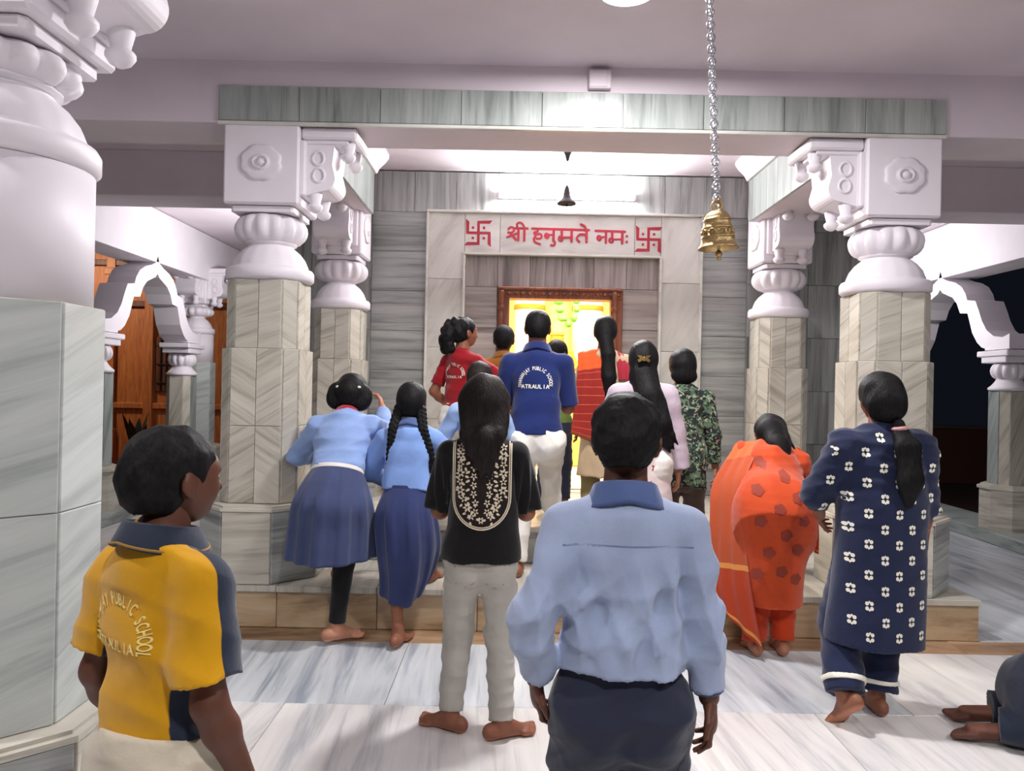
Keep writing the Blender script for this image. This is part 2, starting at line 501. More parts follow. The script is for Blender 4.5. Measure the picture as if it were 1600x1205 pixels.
for (cx, cy) in ((200, 163), (1408, 185)):
    s = MB(); a = 76; ww = 19
    stroke(s, [(cx, cy - a), (cx, cy + a)], ww, True); stroke(s, [(cx - a, cy), (cx + a, cy)], ww, True)
    # bent arms with flared pointed tips
    def arm(P): s.k += 1; s.prism(P, 0, 3.0 + .03 * s.k, 'y')
    arm([(cx - 9, cy - a - 9), (cx + a + 22, cy - a - 14), (cx + a + 4, cy - a + 10), (cx - 9, cy - a + 10)])
    arm([(cx + 9, cy + a + 9), (cx - a - 22, cy + a + 14), (cx - a - 4, cy + a - 10), (cx + 9, cy + a - 10)])
    arm([(cx + a - 9, cy - 9), (cx + a + 10, cy - 9), (cx + a + 14, cy + a + 22), (cx + a - 10, cy + a + 4)])
    arm([(cx - a + 9, cy + 9), (cx - a - 10, cy + 9), (cx - a - 14, cy - a - 22), (cx - a + 10, cy - a - 4)])
    for sx in (-1, 1):
        for sy in (-1, 1):
            stroke(s, [(cx + sx * 39, cy + sy * 37), (cx + sx * 39 + .1, cy + sy * 37)], 20)
    place_letters(s, 'swastika_emblem', 0)

# ------------------------------------------------------------------ columns
def chsq(w, c):
    a = w / 2
    return [(-a + c, -a), (a - c, -a), (a, -a + c), (a, a - c), (a - c, a), (-a + c, a), (-a, a - c), (-a, -a + c)]
def octa(w):
    return chsq(w, w / 2 * (1 - math.tan(PI / 8)))

def rosette(mb, c, rz, R=.105):
    """raised lobed rosette on a face whose outward normal is rz-rotated -y"""
    Mr = Matrix.Rotation(rz, 4, 'Z')
    def T(x, d, z): return tuple(Vector(c) + Mr @ Vector((x, -d, z)))
    n = 20; V = []; F = []
    prof = [(1.0, 0), (1.0, .008), (.86, .016), (.55, .012), (.46, .012), (.42, .026), (.34, .028), (.29, .012), (.24, .012), (.19, .028), (.0, .034)]
    for (r, d) in prof:
        for k in range(40):
            a = 2 * PI * k / 40
            lob = 1 + (.10 * abs(math.sin(a * 4)) if r > .6 else 0)
            V.append(T(R * r * lob * math.cos(a) * 1.15, d, R * r * lob * math.sin(a)))
    for i in range(len(prof) - 1):
        for k in range(40):
            F.append((i * 40 + k, i * 40 + (k + 1) % 40, (i + 1) * 40 + (k + 1) % 40, (i + 1) * 40 + k))
    mb.add(V, F, True)

def bracket(parent, rz, half, z0, L=.34, W=.40):
    """stepped scroll bracket reaching out from the block in local direction rz (from +x)"""
    r = MB()
    tf = lambda v: tuple(Matrix.Rotation(rz, 4, 'Z') @ Vector(v))
    def bx(c, d, ch=.008):
        q = MB().box(c, d, ch); r.add([tf(v) for v in q.V], q.F)
    h = half
    bx((h + L / 2, 0, z0 + .485), (L, W, .07), .012)
    bx((h + L * .42, 0, z0 + .44), (L * .84, W * .86, .03), .006)
    prof = [(h - .01, z0 + .10), (h + .10, z0 + .13)]
    for a in np.linspace(-90, 20, 9):
        prof.append((h + .13 + .075 * math.cos(rad(a)), z0 + .215 + .075 * math.sin(rad(a))))
    prof += [(h + .185, z0 + .30), (h + .20, z0 + .44), (h - .01, z0 + .44)]
    r.prism(prof, -W * .40, W * .40, 'y', tf)
    bx((h + .012, 0, z0 + .27), (.035, W * 1.02, .34), .008)
    for sy in (-1, 1):   # scroll relief on the cheeks
        for (cx, cz) in ((h + .10, z0 + .34), (h + .105, z0 + .235)):
            pts = [tf((cx + .035 * math.cos(t), sy * W * .405, cz + .042 * math.sin(t))) for t in np.arange(0, 2 * PI, PI / 8)]
            r.tube(pts, .009, 6, True)
    o = r.build('bracket', M_WHITE, parent)
    for (x, zt, zb) in ((h + .275, z0 + .445, z0 + .325), (h + .075, z0 + .14, z0 + .01)):
        for yy in (-W * .28, W * .28):
            q = MB().lathe([(.012, zb), (.034, zb + .012), (.046, zb + .03), (.046, zb + .045), (.030, zb + .06), (.042, zt - .02), (.042, zt)], 14)
            m2 = MB(); m2.add([tf((v[0] + x, v[1] + yy, v[2])) for v in q.V], q.F, True)
            m2.build('pendant', M_WHITE, o)
    return o

def column(name, X, Y, zf, label, brk=(), zm=2.08, ztop=3.02, w=.52, ped=.46, faces=(0, 1, 3), white=None, slabs=True, zb=2.50, rk=1.0):
    """square marble shaft on an octagonal pedestal, white lotus capital, block and brackets.
    faces: 0 front(-y) 1 right(+x) 2 back 3 left(-x)"""
    r = empty(name, (X, Y, zf)); tag(r, label, 'column')
    o = lambda z: z - zf
    zs = zf + ped
    pc = MB().prism(octa(.70), 0, ped - .03); pc.prism(octa(.735), ped - .03, ped - .012); pc.prism(octa(.69), ped - .012, ped)
    pd = pc.build('pedestal', M_PALE, r); pd['grain'] = 0.0
    if slabs:
        fw = .70 * math.tan(PI / 8)
        for k in range(8):
            an = k * PI / 4
            panel(pd, (.355 * math.sin(an), -.355 * math.cos(an), ped / 2 - .015), an, fw, ped - .032, M_GREY if k % 2 else M_PALE, random.uniform(-4, 4), .014)
    zw = white if white else zm
    zmid = zs + (zw - zs) * .69 if white is None else zw
    sh = MB().prism(octa(w + .02), ped, o(zw)) if white else MB().prism(chsq(w, .075), ped, o(zmid)).prism(chsq(w - .035, .07), o(zmid), o(zw))
    shf = sh.build('shaft', M_PALE, r); shf['grain'] = 20.0
    if slabs and white:
        fw = (w + .02) * math.tan(PI / 8)
        for k in range(8):
            an = k * PI / 4
            for (za, zb2) in ((ped, ped + (o(zw) - ped) * .5), (ped + (o(zw) - ped) * .5, o(zw))):
                panel(shf, ((w / 2 + .012) * math.sin(an), -(w / 2 + .012) * math.cos(an), (za + zb2) / 2), an, fw, zb2 - za, M_GREENP, random.uniform(10, 25), .012)
    elif slabs:
        for f in faces:
            an = f * PI / 2; Rm = Matrix.Rotation(an, 4, 'Z')
            fw = w - .15
            for (za, zb2, gl, gr, ww) in ((zs + .002, zs + (zmid - zs) * .5, 32, -32, w), (zs + (zmid - zs) * .5, zmid, -32, 32, w), (zmid, zw, 18, 18, w - .035)):
                if zb2 - za < .02: continue
                half = (fw if ww == w else fw - .03) / 2
                for sx in (-1, 1):
                    p = Rm @ Vector((sx * half / 2, -ww / 2 - .003, o((za + zb2) / 2)))
                    panel(shf, p, an, half, zb2 - za, M_PALE, gl if sx < 0 else gr, .016)
            for (za, zb2, ww) in ((zs + .002, zmid, w), (zmid, zw, w - .035)):
                if zb2 - za < .02: continue
                c = ww / 2 - .0375
                p = Matrix.Rotation(an + PI / 4, 4, 'Z') @ Vector((0, -c * math.sqrt(2) - .002, o((za + zb2) / 2)))
                panel(shf, p, an + PI / 4, .098, zb2 - za, M_PALE, random.choice([-30, 30]), .014)
    if white:
        MB().lathe([(w / 2 + .004, o(white)), (w / 2 + .004, o(zm))], 40).build('painted_drum', M_WHITE, r)
    # collar with leaf relief, neck
    R = w / 2 * 1.0 + (.014 if white else .034)
    pr = [(R - .04, o(zm) - .002), (R - .01, o(zm) + .004), (R + .006, o(zm) + .02), (R + .006, o(zm) + .065), (R - .004, o(zm) + .082), (R - .03, o(zm) + .088),
          (R - .035, o(zm) + .10), (R - .055, o(zm) + .15), (R - .085, o(zm) + .19), (R - .115, o(zm) + .215), (R - .125, o(zm) + .225), (R - .125, o(zm) + .235), (R - .105, o(zm) + .24), (R - .105, o(zm) + .255)]
    def leaf(a, i):
        if 6 <= i <= 9: return 1 + .022 * abs(math.sin(a * 8)) ** .5
        return 1.0
    MB().lathe(pr, 64, mod=leaf).build('collar', M_WHITE, r)
    # ribbed lotus cushion
    z0c, z1c = o(zm) + .245, o(zb)
    hc = z1c - z0c; pr = []
    for t in np.linspace(-90, 90, 11):
        pr.append((.135 * rk + .092 * rk * math.cos(rad(t)) , z0c + hc * .5 + hc * .5 * math.sin(rad(t))))
    cu = MB().lathe(pr, 96, mod=lambda a, i: 1 - .16 * (1 - abs(math.sin(a * 7)) ** .6) * math.sin(PI * i / 10))
    cu.build('lotus_cushion', M_WHITE, r)
    # block
    bw = w * (.90 if white else 1.0)
    bk = MB()
    bk.prism([(x * .84, y * .84) for (x, y) in chsq(bw, .02)], o(zb) - .004, o(zb) + .03)
    V = []; sq = chsq(bw, .012)
    bk.box((0, 0, (o(zb) + .02 + o(ztop)) / 2 + .01), (bw, bw, ztop - zb - .03), .012)
    for (x, y) in ((1, 1), (1, -1), (-1, 1), (-1, -1)):
        pass
    for f in range(4):
        an = f * PI / 2; n = Matrix.Rotation(an, 4, 'Z') @ Vector((0, -bw / 2, 0))
        if not any(abs(((b - (an - PI / 2)) + PI) % (2 * PI) - PI) < .1 for b in brk):
            rosette(bk, (n.x, n.y, o(zb) + (ztop - zb) * .55), an)
    bk.build('block', M_WHITE, r)
    for b in brk:
        bracket(r, b, bw / 2, o(zb), W=bw * .84)
    return r

column('marble_column', -1.555, 4.90, .25, 'left front porch column of chevron marble with white lotus capital', brk=(0,), faces=(0, 1, 3), w=.46)
column('marble_column', 2.365, 4.90, .25, 'right front porch column of chevron marble with white lotus capital', brk=(PI,), faces=(0, 1, 3), w=.46)
column('marble_column', -1.49, 6.62, .25, 'left inner porch column standing against the shrine wall', brk=(-PI / 2,), w=.42, faces=(0, 1), ztop=3.0)
column('marble_column', 2.28, 6.62, .25, 'right inner porch column standing against the shrine wall', brk=(-PI / 2,), w=.42, faces=(0, 3), ztop=3.0)
column('marble_column', -1.575, 2.33, 0, 'large foreground column at the left edge behind the boy in yellow', brk=(0,), faces=(0, 1), white=1.67, zb=2.43, ped=.45)
column('marble_column', -4.33, 10.5, .121, 'small far column beyond the left arch, white drum above grey marble', brk=(0, -PI / 2), faces=(0, 1), white=1.70, ztop=2.80, zb=2.45, w=.44)

# ------------------------------------------------------------------ arches and colonnettes
INN = [(0, 2.67), (.05, 2.625), (.12, 2.60), (.25, 2.55), (.34, 2.47), (.40, 2.36), (.54, 2.345), (.58, 2.25), (.63, 2.13), (.72, 2.02), (.80, 1.965), (.86, 1.95)]
OUT = [(0, 2.88), (.025, 2.82), (.06, 2.785), (.15, 2.75), (.30, 2.71), (.42, 2.65), (.50, 2.56), (.53, 2.49), (.68, 2.465), (.74, 2.36), (.80, 2.24), (.88, 2.14), (1.0, 2.07), (1.14, 2.05), (1.25, 2.08), (1.25, 1.93), (.86, 1.93)]
def arch(X, Yc, sx, label, halves=(-1, 1)):
    m = MB()
    for s in halves:
        a = [(Yc + s * u, z) for (u, z) in INN]; b = [(Yc + s * u, z) for (u, z) in OUT]
        # triangulated strip between inner and outer contour, extruded in x
        import mathutils.geometry as mg
        poly = a + list(reversed(b))
        tris = mg.tessellate_polygon([[Vector((p[0], p[1], 0)) for p in poly]])
        n = len(poly); xs = (X, X + sx * .30)
        V = [(xs[0], p[0], p[1]) for p in poly] + [(xs[1], p[0], p[1]) for p in poly]
        F = [tuple(t) for t in tris] + [tuple(i + n for i in reversed(t)) for t in tris]
        F += [(i, (i + 1) % n, n + (i + 1) % n, n + i) for i in range(n) if not (abs(poly[i][0] - Yc) < 1e-6 and abs(poly[(i + 1) % n][0] - Yc) < 1e-6)]
        m.add(V, F)
    o = m.build('cusped_arch', M_WHITE); tag(o, label, 'arch')
    return o
def colonnette(X, Y, zf, label, fin=True):
    r = empty('colonnette', (X, Y, zf)); tag(r, label, 'column')
    MB().prism(octa(.46), 0, .40).prism(octa(.50), .40, .43).prism(octa(.44), .43, .45).build('pedestal', M_PALE, r)['grain'] = 0.0
    s = MB().prism(chsq(.30, .06), .45, 1.51 - zf).build('shaft', M_PALE, r); s['grain'] = 70.0
    for f in range(4):
        an = f * PI / 2; p = Matrix.Rotation(an, 4, 'Z') @ Vector((0, -.153, (1.51 - zf + .45) / 2))
        panel(s, p, an, .175, 1.51 - zf - .452, M_GREEN if f % 2 else M_PALE, 70, .012)
    z = 1.51 - zf
    MB().lathe([(.15, z), (.185, z + .006), (.19, z + .03), (.165, z + .05), (.13, z + .09), (.115, z + .12), (.125, z + .13)], 32).build('collar', M_WHITE, r)
    pr = [(.10 + .075 * math.cos(rad(t)), z + .205 + .085 * math.sin(rad(t))) for t in np.linspace(-90, 90, 9)]
    MB().lathe(pr, 72, mod=lambda a, i: 1 - .17 * (1 - abs(math.sin(a * 6)) ** .6)).build('lotus_cushion', M_WHITE, r)
    MB().box((0, 0, z + .32), (.34, .40, .07), .008).box((0, 0, z + .38), (.38, .50, .06), .01).build('impost', M_WHITE, r)
    return r
arch(-4.1, 8.83, -1, 'white cusped arch on the left, in front of the wooden facade')
arch(4.9, 8.83, 1, 'white cusped arch on the right, against the dark night')
colonnette(-4.25, 7.80, .12, 'near colonnette under the left arch, partly behind the foreground column')
colonnette(-4.25, 9.88, .12, 'far colonnette under the left arch, beside the small far column')
colonnette(5.05, 7.80, .12, 'white-capped colonnette at the right edge under the right arch')
for sx, X in ((-1, -4.25), (1, 5.05)):
    k = MB().box((X, 7.9, .06), (.62, 7.4, .12), .01).build('kerb', M_GREEN); k['grain'] = 0.0
    tag(k, 'low marble kerb along the ' + ('left' if sx < 0 else 'right') + ' arcade', 'kerb')

# ------------------------------------------------------------------ lamps
def disc_lamp(x, y, power, label):
    r = empty('ceiling_lamp', (x, y, CEIL)); tag(r, label, 'lamp', 'round ceiling lamps')
    MB().lathe([(.14, 0), (.15, -.004), (.15, -.03), (.135, -.036)], 36).build('rim', M_WHITE, r)
    MB().lathe([(.132, -.030), (.132, -.0375), (.01, -.039)], 36).build('diffuser', emit('lamp_glow', (1, .99, 1), 9), r)
    ld = bpy.data.lights.new('lamp_light', 'AREA'); ld.shape = 'DISK'; ld.size = .26; ld.energy = power; ld.color = COOL
    lo = bpy.data.objects.new('lamp_light', ld); lo.location = (0, 0, -.045); link(lo, r)
    return r
for i, (x, y, p) in enumerate(CEIL_LAMPS):
    disc_lamp(x, y, p, ['round lit ceiling lamp in front of the marble beam', 'round ceiling lamp over the hall behind the viewer',
                        'round ceiling lamp in the left aisle', 'round ceiling lamp in the right aisle'][i])
def tube_lamp(loc, rz, power, label, L=1.2, e=14):
    """batten tube lamp, fixed to a wall, facing local -y"""
    r = empty('tube_lamp', loc, rz); tag(r, label, 'lamp', 'tube lamps')
    MB().box((0, -.012, 0), (L + .06, .024, .05), .004).build('batten', M_WHITE, r)
    q = MB(); q.tube([(-L / 2, -.045, 0), (L / 2, -.045, 0)], .016, 12); q.build('tube', emit('tube_glow', (.98, .99, 1), e), r)
    for s in (-1, 1): MB().box((s * (L / 2 + .012), -.04, 0), (.03, .05, .045), .006).build('end_cap', M_WHITE, r)
    ld = bpy.data.lights.new('tube_light', 'AREA'); ld.shape = 'RECTANGLE'; ld.size = L; ld.size_y = .03; ld.energy = power; ld.color = COOL
    lo = bpy.data.objects.new('tube_light', ld); lo.location = (0, -.064, 0); lo.rotation_euler = (-PI / 2, 0, 0); link(lo, r)
    return r
tube_lamp((.46, WY - .005, 3.19), 0, 45, 'lit tube lamp on the wall above the red lettering', e=450)
tube_lamp((-2.42, 8.75, 2.55), -PI / 2, 40, 'tube lamp on the shrine side wall facing the left arch')
tube_lamp((3.27, 8.75, 2.55), PI / 2, 40, 'tube lamp on the shrine side wall facing the right arch')
# shrine side walls that carry them
for sx, x, n in ((-1, -2.33, 'left'), (1, 3.18, 'right')):
    s = MB().box((x, 9.0, 1.7), (.16, 3.74, 3.4), .004).build('wall_' + n, M_GREY); s['grain'] = 90.0
    tag(s, 'outer side wall of the shrine', kind='structure')

# junction box on the beam
jb = empty('junction_box', (.495, 4.676, 3.325)); tag(jb, 'small white junction box on the beam under the ceiling lamp', 'junction box')
MB().box((0, -.022, 0), (.135, .044, .115), .006).build('box', M_CEIL, jb)
MB().box((-.01, -.046, 0), (.105, .006, .10), .003).build('cover', M_CEIL, jb)

# ------------------------------------------------------------------ bells
def big_bell():
    top = Vector((.775, 3.2, CEIL)); ctr = Vector((.838, 3.2, 2.245))
    r = empty('hanging_bell', ctr); tag(r, 'ornate brass bell hanging on a steel chain in front of the beam', 'bell')
    # ctr = eye of the bell, bell axis along the chain
    ax = (ctr - top).normalized()
    q = ax.to_track_quat('-Z', 'Y'); M = q.to_matrix().to_4x4()
    r.rotation_mode = 'QUATERNION'; r.rotation_quaternion = q
    R = [(.012, -.045), (.030, -.047), (.044, -.056), (.052, -.070), (.054, -.078), (.057, -.080), (.057, -.085), (.055, -.088), (.060, -.112), (.063, -.114), (.063, -.120), (.061, -.122),
         (.066, -.150), (.069, -.152), (.069, -.157), (.067, -.160), (.072, -.180), (.080, -.192), (.084, -.197), (.084, -.202), (.078, -.200), (.066, -.175), (.058, -.12), (.045, -.07), (.01, -.055)]
    MB().lathe(R, 48, cap=False).build('bell_body', M_BRASS, r)
    m = MB()
    for k in range(10):   # relief band
        a = 2 * PI * k / 10; c = (.063 * math.cos(a), .063 * math.sin(a), -.136)
        pts = [(c[0] - math.sin(a) * .013 * math.cos(t) + math.cos(a) * .003, c[1] + math.cos(a) * .013 * math.cos(t) + math.sin(a) * .003, c[2] + .010 * math.sin(t)) for t in np.arange(-.6, 3.8, .45)]
        m.tube(pts, .0035, 5)
        m.ellipsoid(c, (.007, .007, .006), 8, 6)
    m.build('relief_band', M_BRASS, r)
    m = MB(); m.tube([(.0, .02 * math.cos(t), -.022 + .022 * math.sin(t)) for t in np.arange(0, 2 * PI, PI / 8)], .006, 8, True)
    m.tube([(.016 * math.cos(t), .01, -.008 + .016 * math.sin(t)) for t in np.arange(0, 2 * PI, PI / 8)], .005, 8, True)
    m.build('eye_ring', M_BRASS, r)
    m = MB(); m.tube([(0, 0, -.06), (0, 0, -.212)], .006, 8); m.ellipsoid((0, 0, -.222), (.015, .015, .015)); m.ellipsoid((0, 0, -.243), (.010, .010, .009))
    m.build('clapper', M_BRASS, r)
    L = (ctr - top).length; n = int(L / .026)
    ch = MB()
    for k in range(n):
        z = .006 + k * .026; pts = []
        for t in np.arange(0, 2 * PI, PI / 6):
            u, v = .0145 * math.cos(t), .0195 * math.sin(t)
            pts.append((u, 0, z + v) if k % 2 else (0, u, z + v))
        ch.tube(pts, .0045, 6, True)
    ch.build('chain', M_STEEL, r)
    MB().lathe([(.03, L), (.03, L - .01), (.01, L - .02)], 16).build('ceiling_hook', M_STEEL, r)
big_bell()
def small_bell():
    r = empty('hanging_bell', (.415, 6.25, 3.075)); tag(r, 'small dark bell hanging inside the porch before the bright tube lamp', 'bell')
    MB().lathe([(.004, .03), (.012, .02), (.020, .0), (.026, -.03), (.036, -.07), (.052, -.095), (.074, -.112), (.080, -.122), (.078, -.128), (.03, -.10)], 32).build('bell_body', M_DARKMETAL, r)
    MB().ellipsoid((0, 0, -.135), (.014, .014, .014)).build('clapper', M_DARKMETAL, r)
    m = MB(); m.tube([(0, 0, .02), (0, 0, .34)], .003, 6); m.build('rod', M_STEEL, r)
    MB().lathe([(.045, .335), (.040, .31), (.022, .27), (.012, .23), (.004, .22)], 20).build('ceiling_cup', M_DARKMETAL, r)
small_bell()

# ------------------------------------------------------------------ inside the shrine
M_SAFFRON = paint('saffron_cloth', lin(240, 120, 20), .7, .2, 30)
M_GOLD = paint('gold_cloth', lin(250, 205, 90), .5, .2, 30)
M_GREENLEAF = paint('leaf_green', lin(80, 150, 50), .6, .3, 30)
M_MARIGOLD = paint('marigold', lin(250, 190, 30), .6, .3, 60)
M_SHRINE = paint('shrine_paint', lin(244, 190, 104), .6, .03)
M_PILLAR = paint('pillar_paint', lin(250, 244, 220), .6, .03)
sw = MB(); sw.box((.42, 10.6, 1.7), (4.8, .12, 3.4)); 
s = sw.build('wall_shrine', M_SHRINE); tag(s, 'pale yellow rear wall inside the shrine', kind='structure')
fl = MB().box((.42, 8.9, .45), (4.6, 3.4, .1)).build('floor_shrine', M_PALE); fl['grain'] = 0.0; tag(fl, 'marble floor inside the shrine', kind='structure')
al = empty('altar', (.42, 9.72, .5)); tag(al, 'gold draped altar with red cloth band inside the shrine', 'altar')
MB().box((0, 0, .45), (2.2, .8, .9), .02).build('altar_base', M_GOLD, al)
MB().box((0, -.41, .78), (2.2, .02, .16), .006).build('cloth_band', M_RED, al)
for k, x in enumerate((-.20, .58)):
    pl = empty('shrine_pillar', (.42 + x, 10.36, .5)); tag(pl, ('left' if k == 0 else 'right') + ' gilded pillar with red ring inside the shrine', 'pillar')
    MB().lathe([(.25, 0), (.25, .1), (.21, .15), (.20, 2.1), (.23, 2.15), (.24, 2.25), (.24, 2.9)], 24).build('pillar_shaft', M_PILLAR, pl)
    MB().lathe([(.205, 1.99), (.215, 2.0), (.215, 2.05), (.205, 2.06)], 24).build('ring', M_SAFFRON, pl)
im = empty('murti', (.56, 9.78, 1.4)); tag(im, 'orange draped shrine figure with gold crown seen through the doorway', 'statue')
MB().lathe([(.20, 0), (.22, .1), (.17, .3), (.20, .42), (.17, .52), (.06, .56)], 24).build('robe', M_SAFFRON, im)
q = MB(); q.ellipsoid((0, 0, .66), (.095, .10, .12)); q.tube([(-.17, 0, .48), (-.26, -.05, .33), (-.18, -.16, .25)], .04, 8); q.tube([(.17, 0, .48), (.26, -.05, .33), (.18, -.16, .25)], .04, 8)
q.build('figure', M_SAFFRON, im)
MB().lathe([(.10, .72), (.11, .76), (.08, .84), (.05, .92), (.01, .98)], 20).build('crown', M_GOLD, im)
def garland(pts, mat, name, label, r=.045):
    root = empty(name, pts[0]); tag(root, label, 'garland', 'garlands in the shrine')
    m = MB()
    for i in range(len(pts) - 1):
        a, b = Vector(pts[i]), Vector(pts[i + 1]); n = max(1, int((b - a).length / (r * 1.3)))
        for k in range(n):
            p = a.lerp(b, k / n) - Vector(pts[0])
            m.ellipsoid((p.x + random.uniform(-.02, .02), p.y + random.uniform(-.02, .02), p.z), (r * random.uniform(.7, 1.2), r, r * random.uniform(.6, 1)), 8, 6)
    m.build('flowers', mat, root)
    if pts[0][2] > 2.5:
        c = MB()
        for p in (pts[0], pts[-1]): c.tube([(p[0] - pts[0][0], p[1] - pts[0][1], 0), (p[0] - pts[0][0], p[1] - pts[0][1], 3.41 - pts[0][2])], .004, 6)
        c.build('cord', mat, root)
garland([(.52, 9.2, 2.72), (.54, 9.2, 2.50), (.60, 9.2, 2.28), (.66, 9.2, 2.22), (.72, 9.2, 2.30), (.77, 9.2, 2.50), (.79, 9.2, 2.72)], M_GREENLEAF, 'leaf_garland', 'green leaf garland hanging inside the doorway', .062)
garland([(.38, 9.55, 1.95), (.44, 9.5, 1.75), (.56, 9.48, 1.68), (.68, 9.5, 1.75), (.74, 9.55, 1.95)], M_MARIGOLD, 'marigold_garland', 'yellow marigold garland on the shrine figure', .035)
def shrine_lamp(x, y, z, p, label):
    r = empty('shrine_lamp', (x, y, z)); tag(r, label, 'lamp', 'warm lamps in the shrine')
    MB().lathe([(.05, .10), (.05, .05), (.03, .04)], 16).tube([(0, 0, .09), (0, 0, 3.41 - z)], .006, 6).build('holder', M_BRASS, r)
    MB().ellipsoid((0, 0, -.02), (.055, .055, .07)).build('bulb', emit('bulb_glow', (1, .78, .38), 40), r)
    ld = bpy.data.lights.new('bulb_light', 'POINT'); ld.energy = p; ld.color = (1, .88, .64); ld.shadow_soft_size = .08
    lo = bpy.data.objects.new('bulb_light', ld); lo.location = (0, -.1, -.05); link(lo, r)
shrine_lamp(-.30, 8.6, 3.0, 400, 'warm bulb on the left inside the shrine')
shrine_lamp(1.15, 8.6, 3.0, 430, 'warm bulb on the right inside the shrine')

# ------------------------------------------------------------------ outside: wooden facade seen through the left arch, dark yard on the right
M_FAC = wood('orange_wood', lin(196, 118, 62), lin(150, 82, 40), .5)
M_FACD = wood('dark_wood', lin(110, 56, 34), lin(66, 30, 18), .5)
fc = empty('wooden_facade', (-6.3, 13.2, 0)); tag(fc, 'orange wooden building front with grille window seen through the left arch', 'building')
MB().box((-2.2, .15, 2.4), (10.0, .2, 4.8)).build('facade_wall', M_FAC, fc)
for x in (-6.4, -5.4, -4.3, -3.2, -2.2, -1.35, -.62, .05, .72, 1.55):
    MB().box((x, .02, 2.6), (.16, .10, 4.4), .01).box((x, .02, .35), (.22, .14, .5), .01).box((x, .02, 3.3), (.22, .14, .12), .01).build('pilaster', M_FAC if x < 1 else M_FACD, fc)
for z in (1.0, 2.75, 3.45):
    MB().box((-2.2, .03, z), (10.0, .09, .10), .01).build('rail', M_FAC if z < 2 else M_FACD, fc)
wn = MB().box((.40, .03, 1.72), (.46, .06, .95), .01).build('window', M_FACD, fc)
for k in range(4): MB().box((.26 + k * .095, -.01, 1.72), (.018, .03, .9), .003).build('window_bar', M_DARKMETAL, wn)
for z in (1.4, 1.72, 2.04): MB().box((.40, -.012, z), (.42, .03, .018), .003).build('window_bar', M_DARKMETAL, wn)
dr = MB().box((-.98, .03, 1.6), (.5, .06, 2.2), .01).build('door_panel', M_FACD, fc)
ld = bpy.data.lights.new('facade_light', 'AREA'); ld.size = .4; ld.energy = 65; ld.color = (1, .80, .58)
lo = bpy.data.objects.new('facade_light', ld)
flr = empty('added_lamp_post', (-7.9, 11.6, -.02)); tag(flr, 'unseen lamp post added outside to light the wooden facade', 'lamp')  # added post, hidden from view, carries the light that brightens the facade
MB().tube([(0, 0, 0), (0, 0, 3.6), (.3, 0, 3.8)], .04, 10).build('pole', M_DARKMETAL, flr)
MB().lathe([(.02, 3.9), (.12, 3.82), (.22, 3.72), (.21, 3.715), (.02, 3.8)], 20, (.3, 0)).build('shade', M_DARKMETAL, flr)
lo.location = (.3, 0, 3.68); lo.rotation_euler = (rad(35), 0, rad(-40)); link(lo, flr)
gr = MB().box((-8.5, 12.1, -.06), (9.0, 2.3, .08)).build('porch_floor', paint('red_oxide', lin(120, 56, 40), .4, .03)); tag(gr, 'red oxide floor in front of the wooden facade', 'floor')
pp = empty('potted_plant', (-5.65, 11.6, -.02)); tag(pp, 'dark potted plant standing before the wooden facade', 'plant')
MB().lathe([(.12, 0), (.17, .28), (.18, .30), (.15, .30), (.14, .26)], 20).build('pot', M_FACD, pp)
M_LEAFD = paint('dark_leaf', lin(50, 52, 34), .6, .2)
for k in range(9):
    a = k * 2.4; L = .35 + .07 * (k % 4); t = .25 + .12 * (k % 3)
    m = MB(); n = 6; V = []; F = []
    for i in range(n + 1):
        s_ = i / n; R = L * t * s_ * 1.2; z = .28 + L * 1.5 * s_ * (1 - .18 * s_)
        wd = .06 * math.sin(PI * min(1, s_ * .9 + .1)) + .004
        for sg in (-1, 0, 1):
            V.append((R * math.cos(a) - sg * wd * math.sin(a), R * math.sin(a) + sg * wd * math.cos(a), z + (.0 if sg else .008)))
    for i in range(n):
        for j in range(2): F.append((i * 3 + j, i * 3 + j + 1, i * 3 + j + 4, i * 3 + j + 3))
    nn = len(V); V += [(v[0], v[1], v[2] - .004) for v in V]; F += [tuple(reversed([i + nn for i in f])) for f in F]
    m.add(V, F, True).build('leaf', M_LEAFD, pp)
yl = MB().box((-9.2, 3.4, -.35), (9, 15, .1)).build('yard_ground', paint('earth_dark', lin(70, 50, 40), .9, .3, 8)); tag(yl, 'dark earth yard outside the left arcade', 'ground')
yd = MB().box((9.5, 10, -.35), (9, 26, .1)).build('yard_ground', paint('earth', lin(70, 46, 36), .9, .3, 8)); tag(yd, 'dark earth yard outside the right arcade', 'ground')
yw = empty('yard_wall', (8.6, 15.5, -.3)); tag(yw, 'low dark brick wall across the yard at the right', 'wall')
MB().box((0, 0, .55), (8, .25, 1.1), .01).build('wall_body', paint('old_brick', lin(92, 56, 44), .9, .3, 12), yw)
MB().box((0, 0, 1.13), (8.1, .32, .07), .01).build('coping', paint('coping_stone', lin(96, 84, 76), .9, .2), yw)

# ================================================================== people: signed distance fields -> meshes
f32 = np.float32
def A3(v): return np.array(v, dtype=np.float64)
def nrm(v): v = A3(v); return v / (np.linalg.norm(v) + 1e-12)

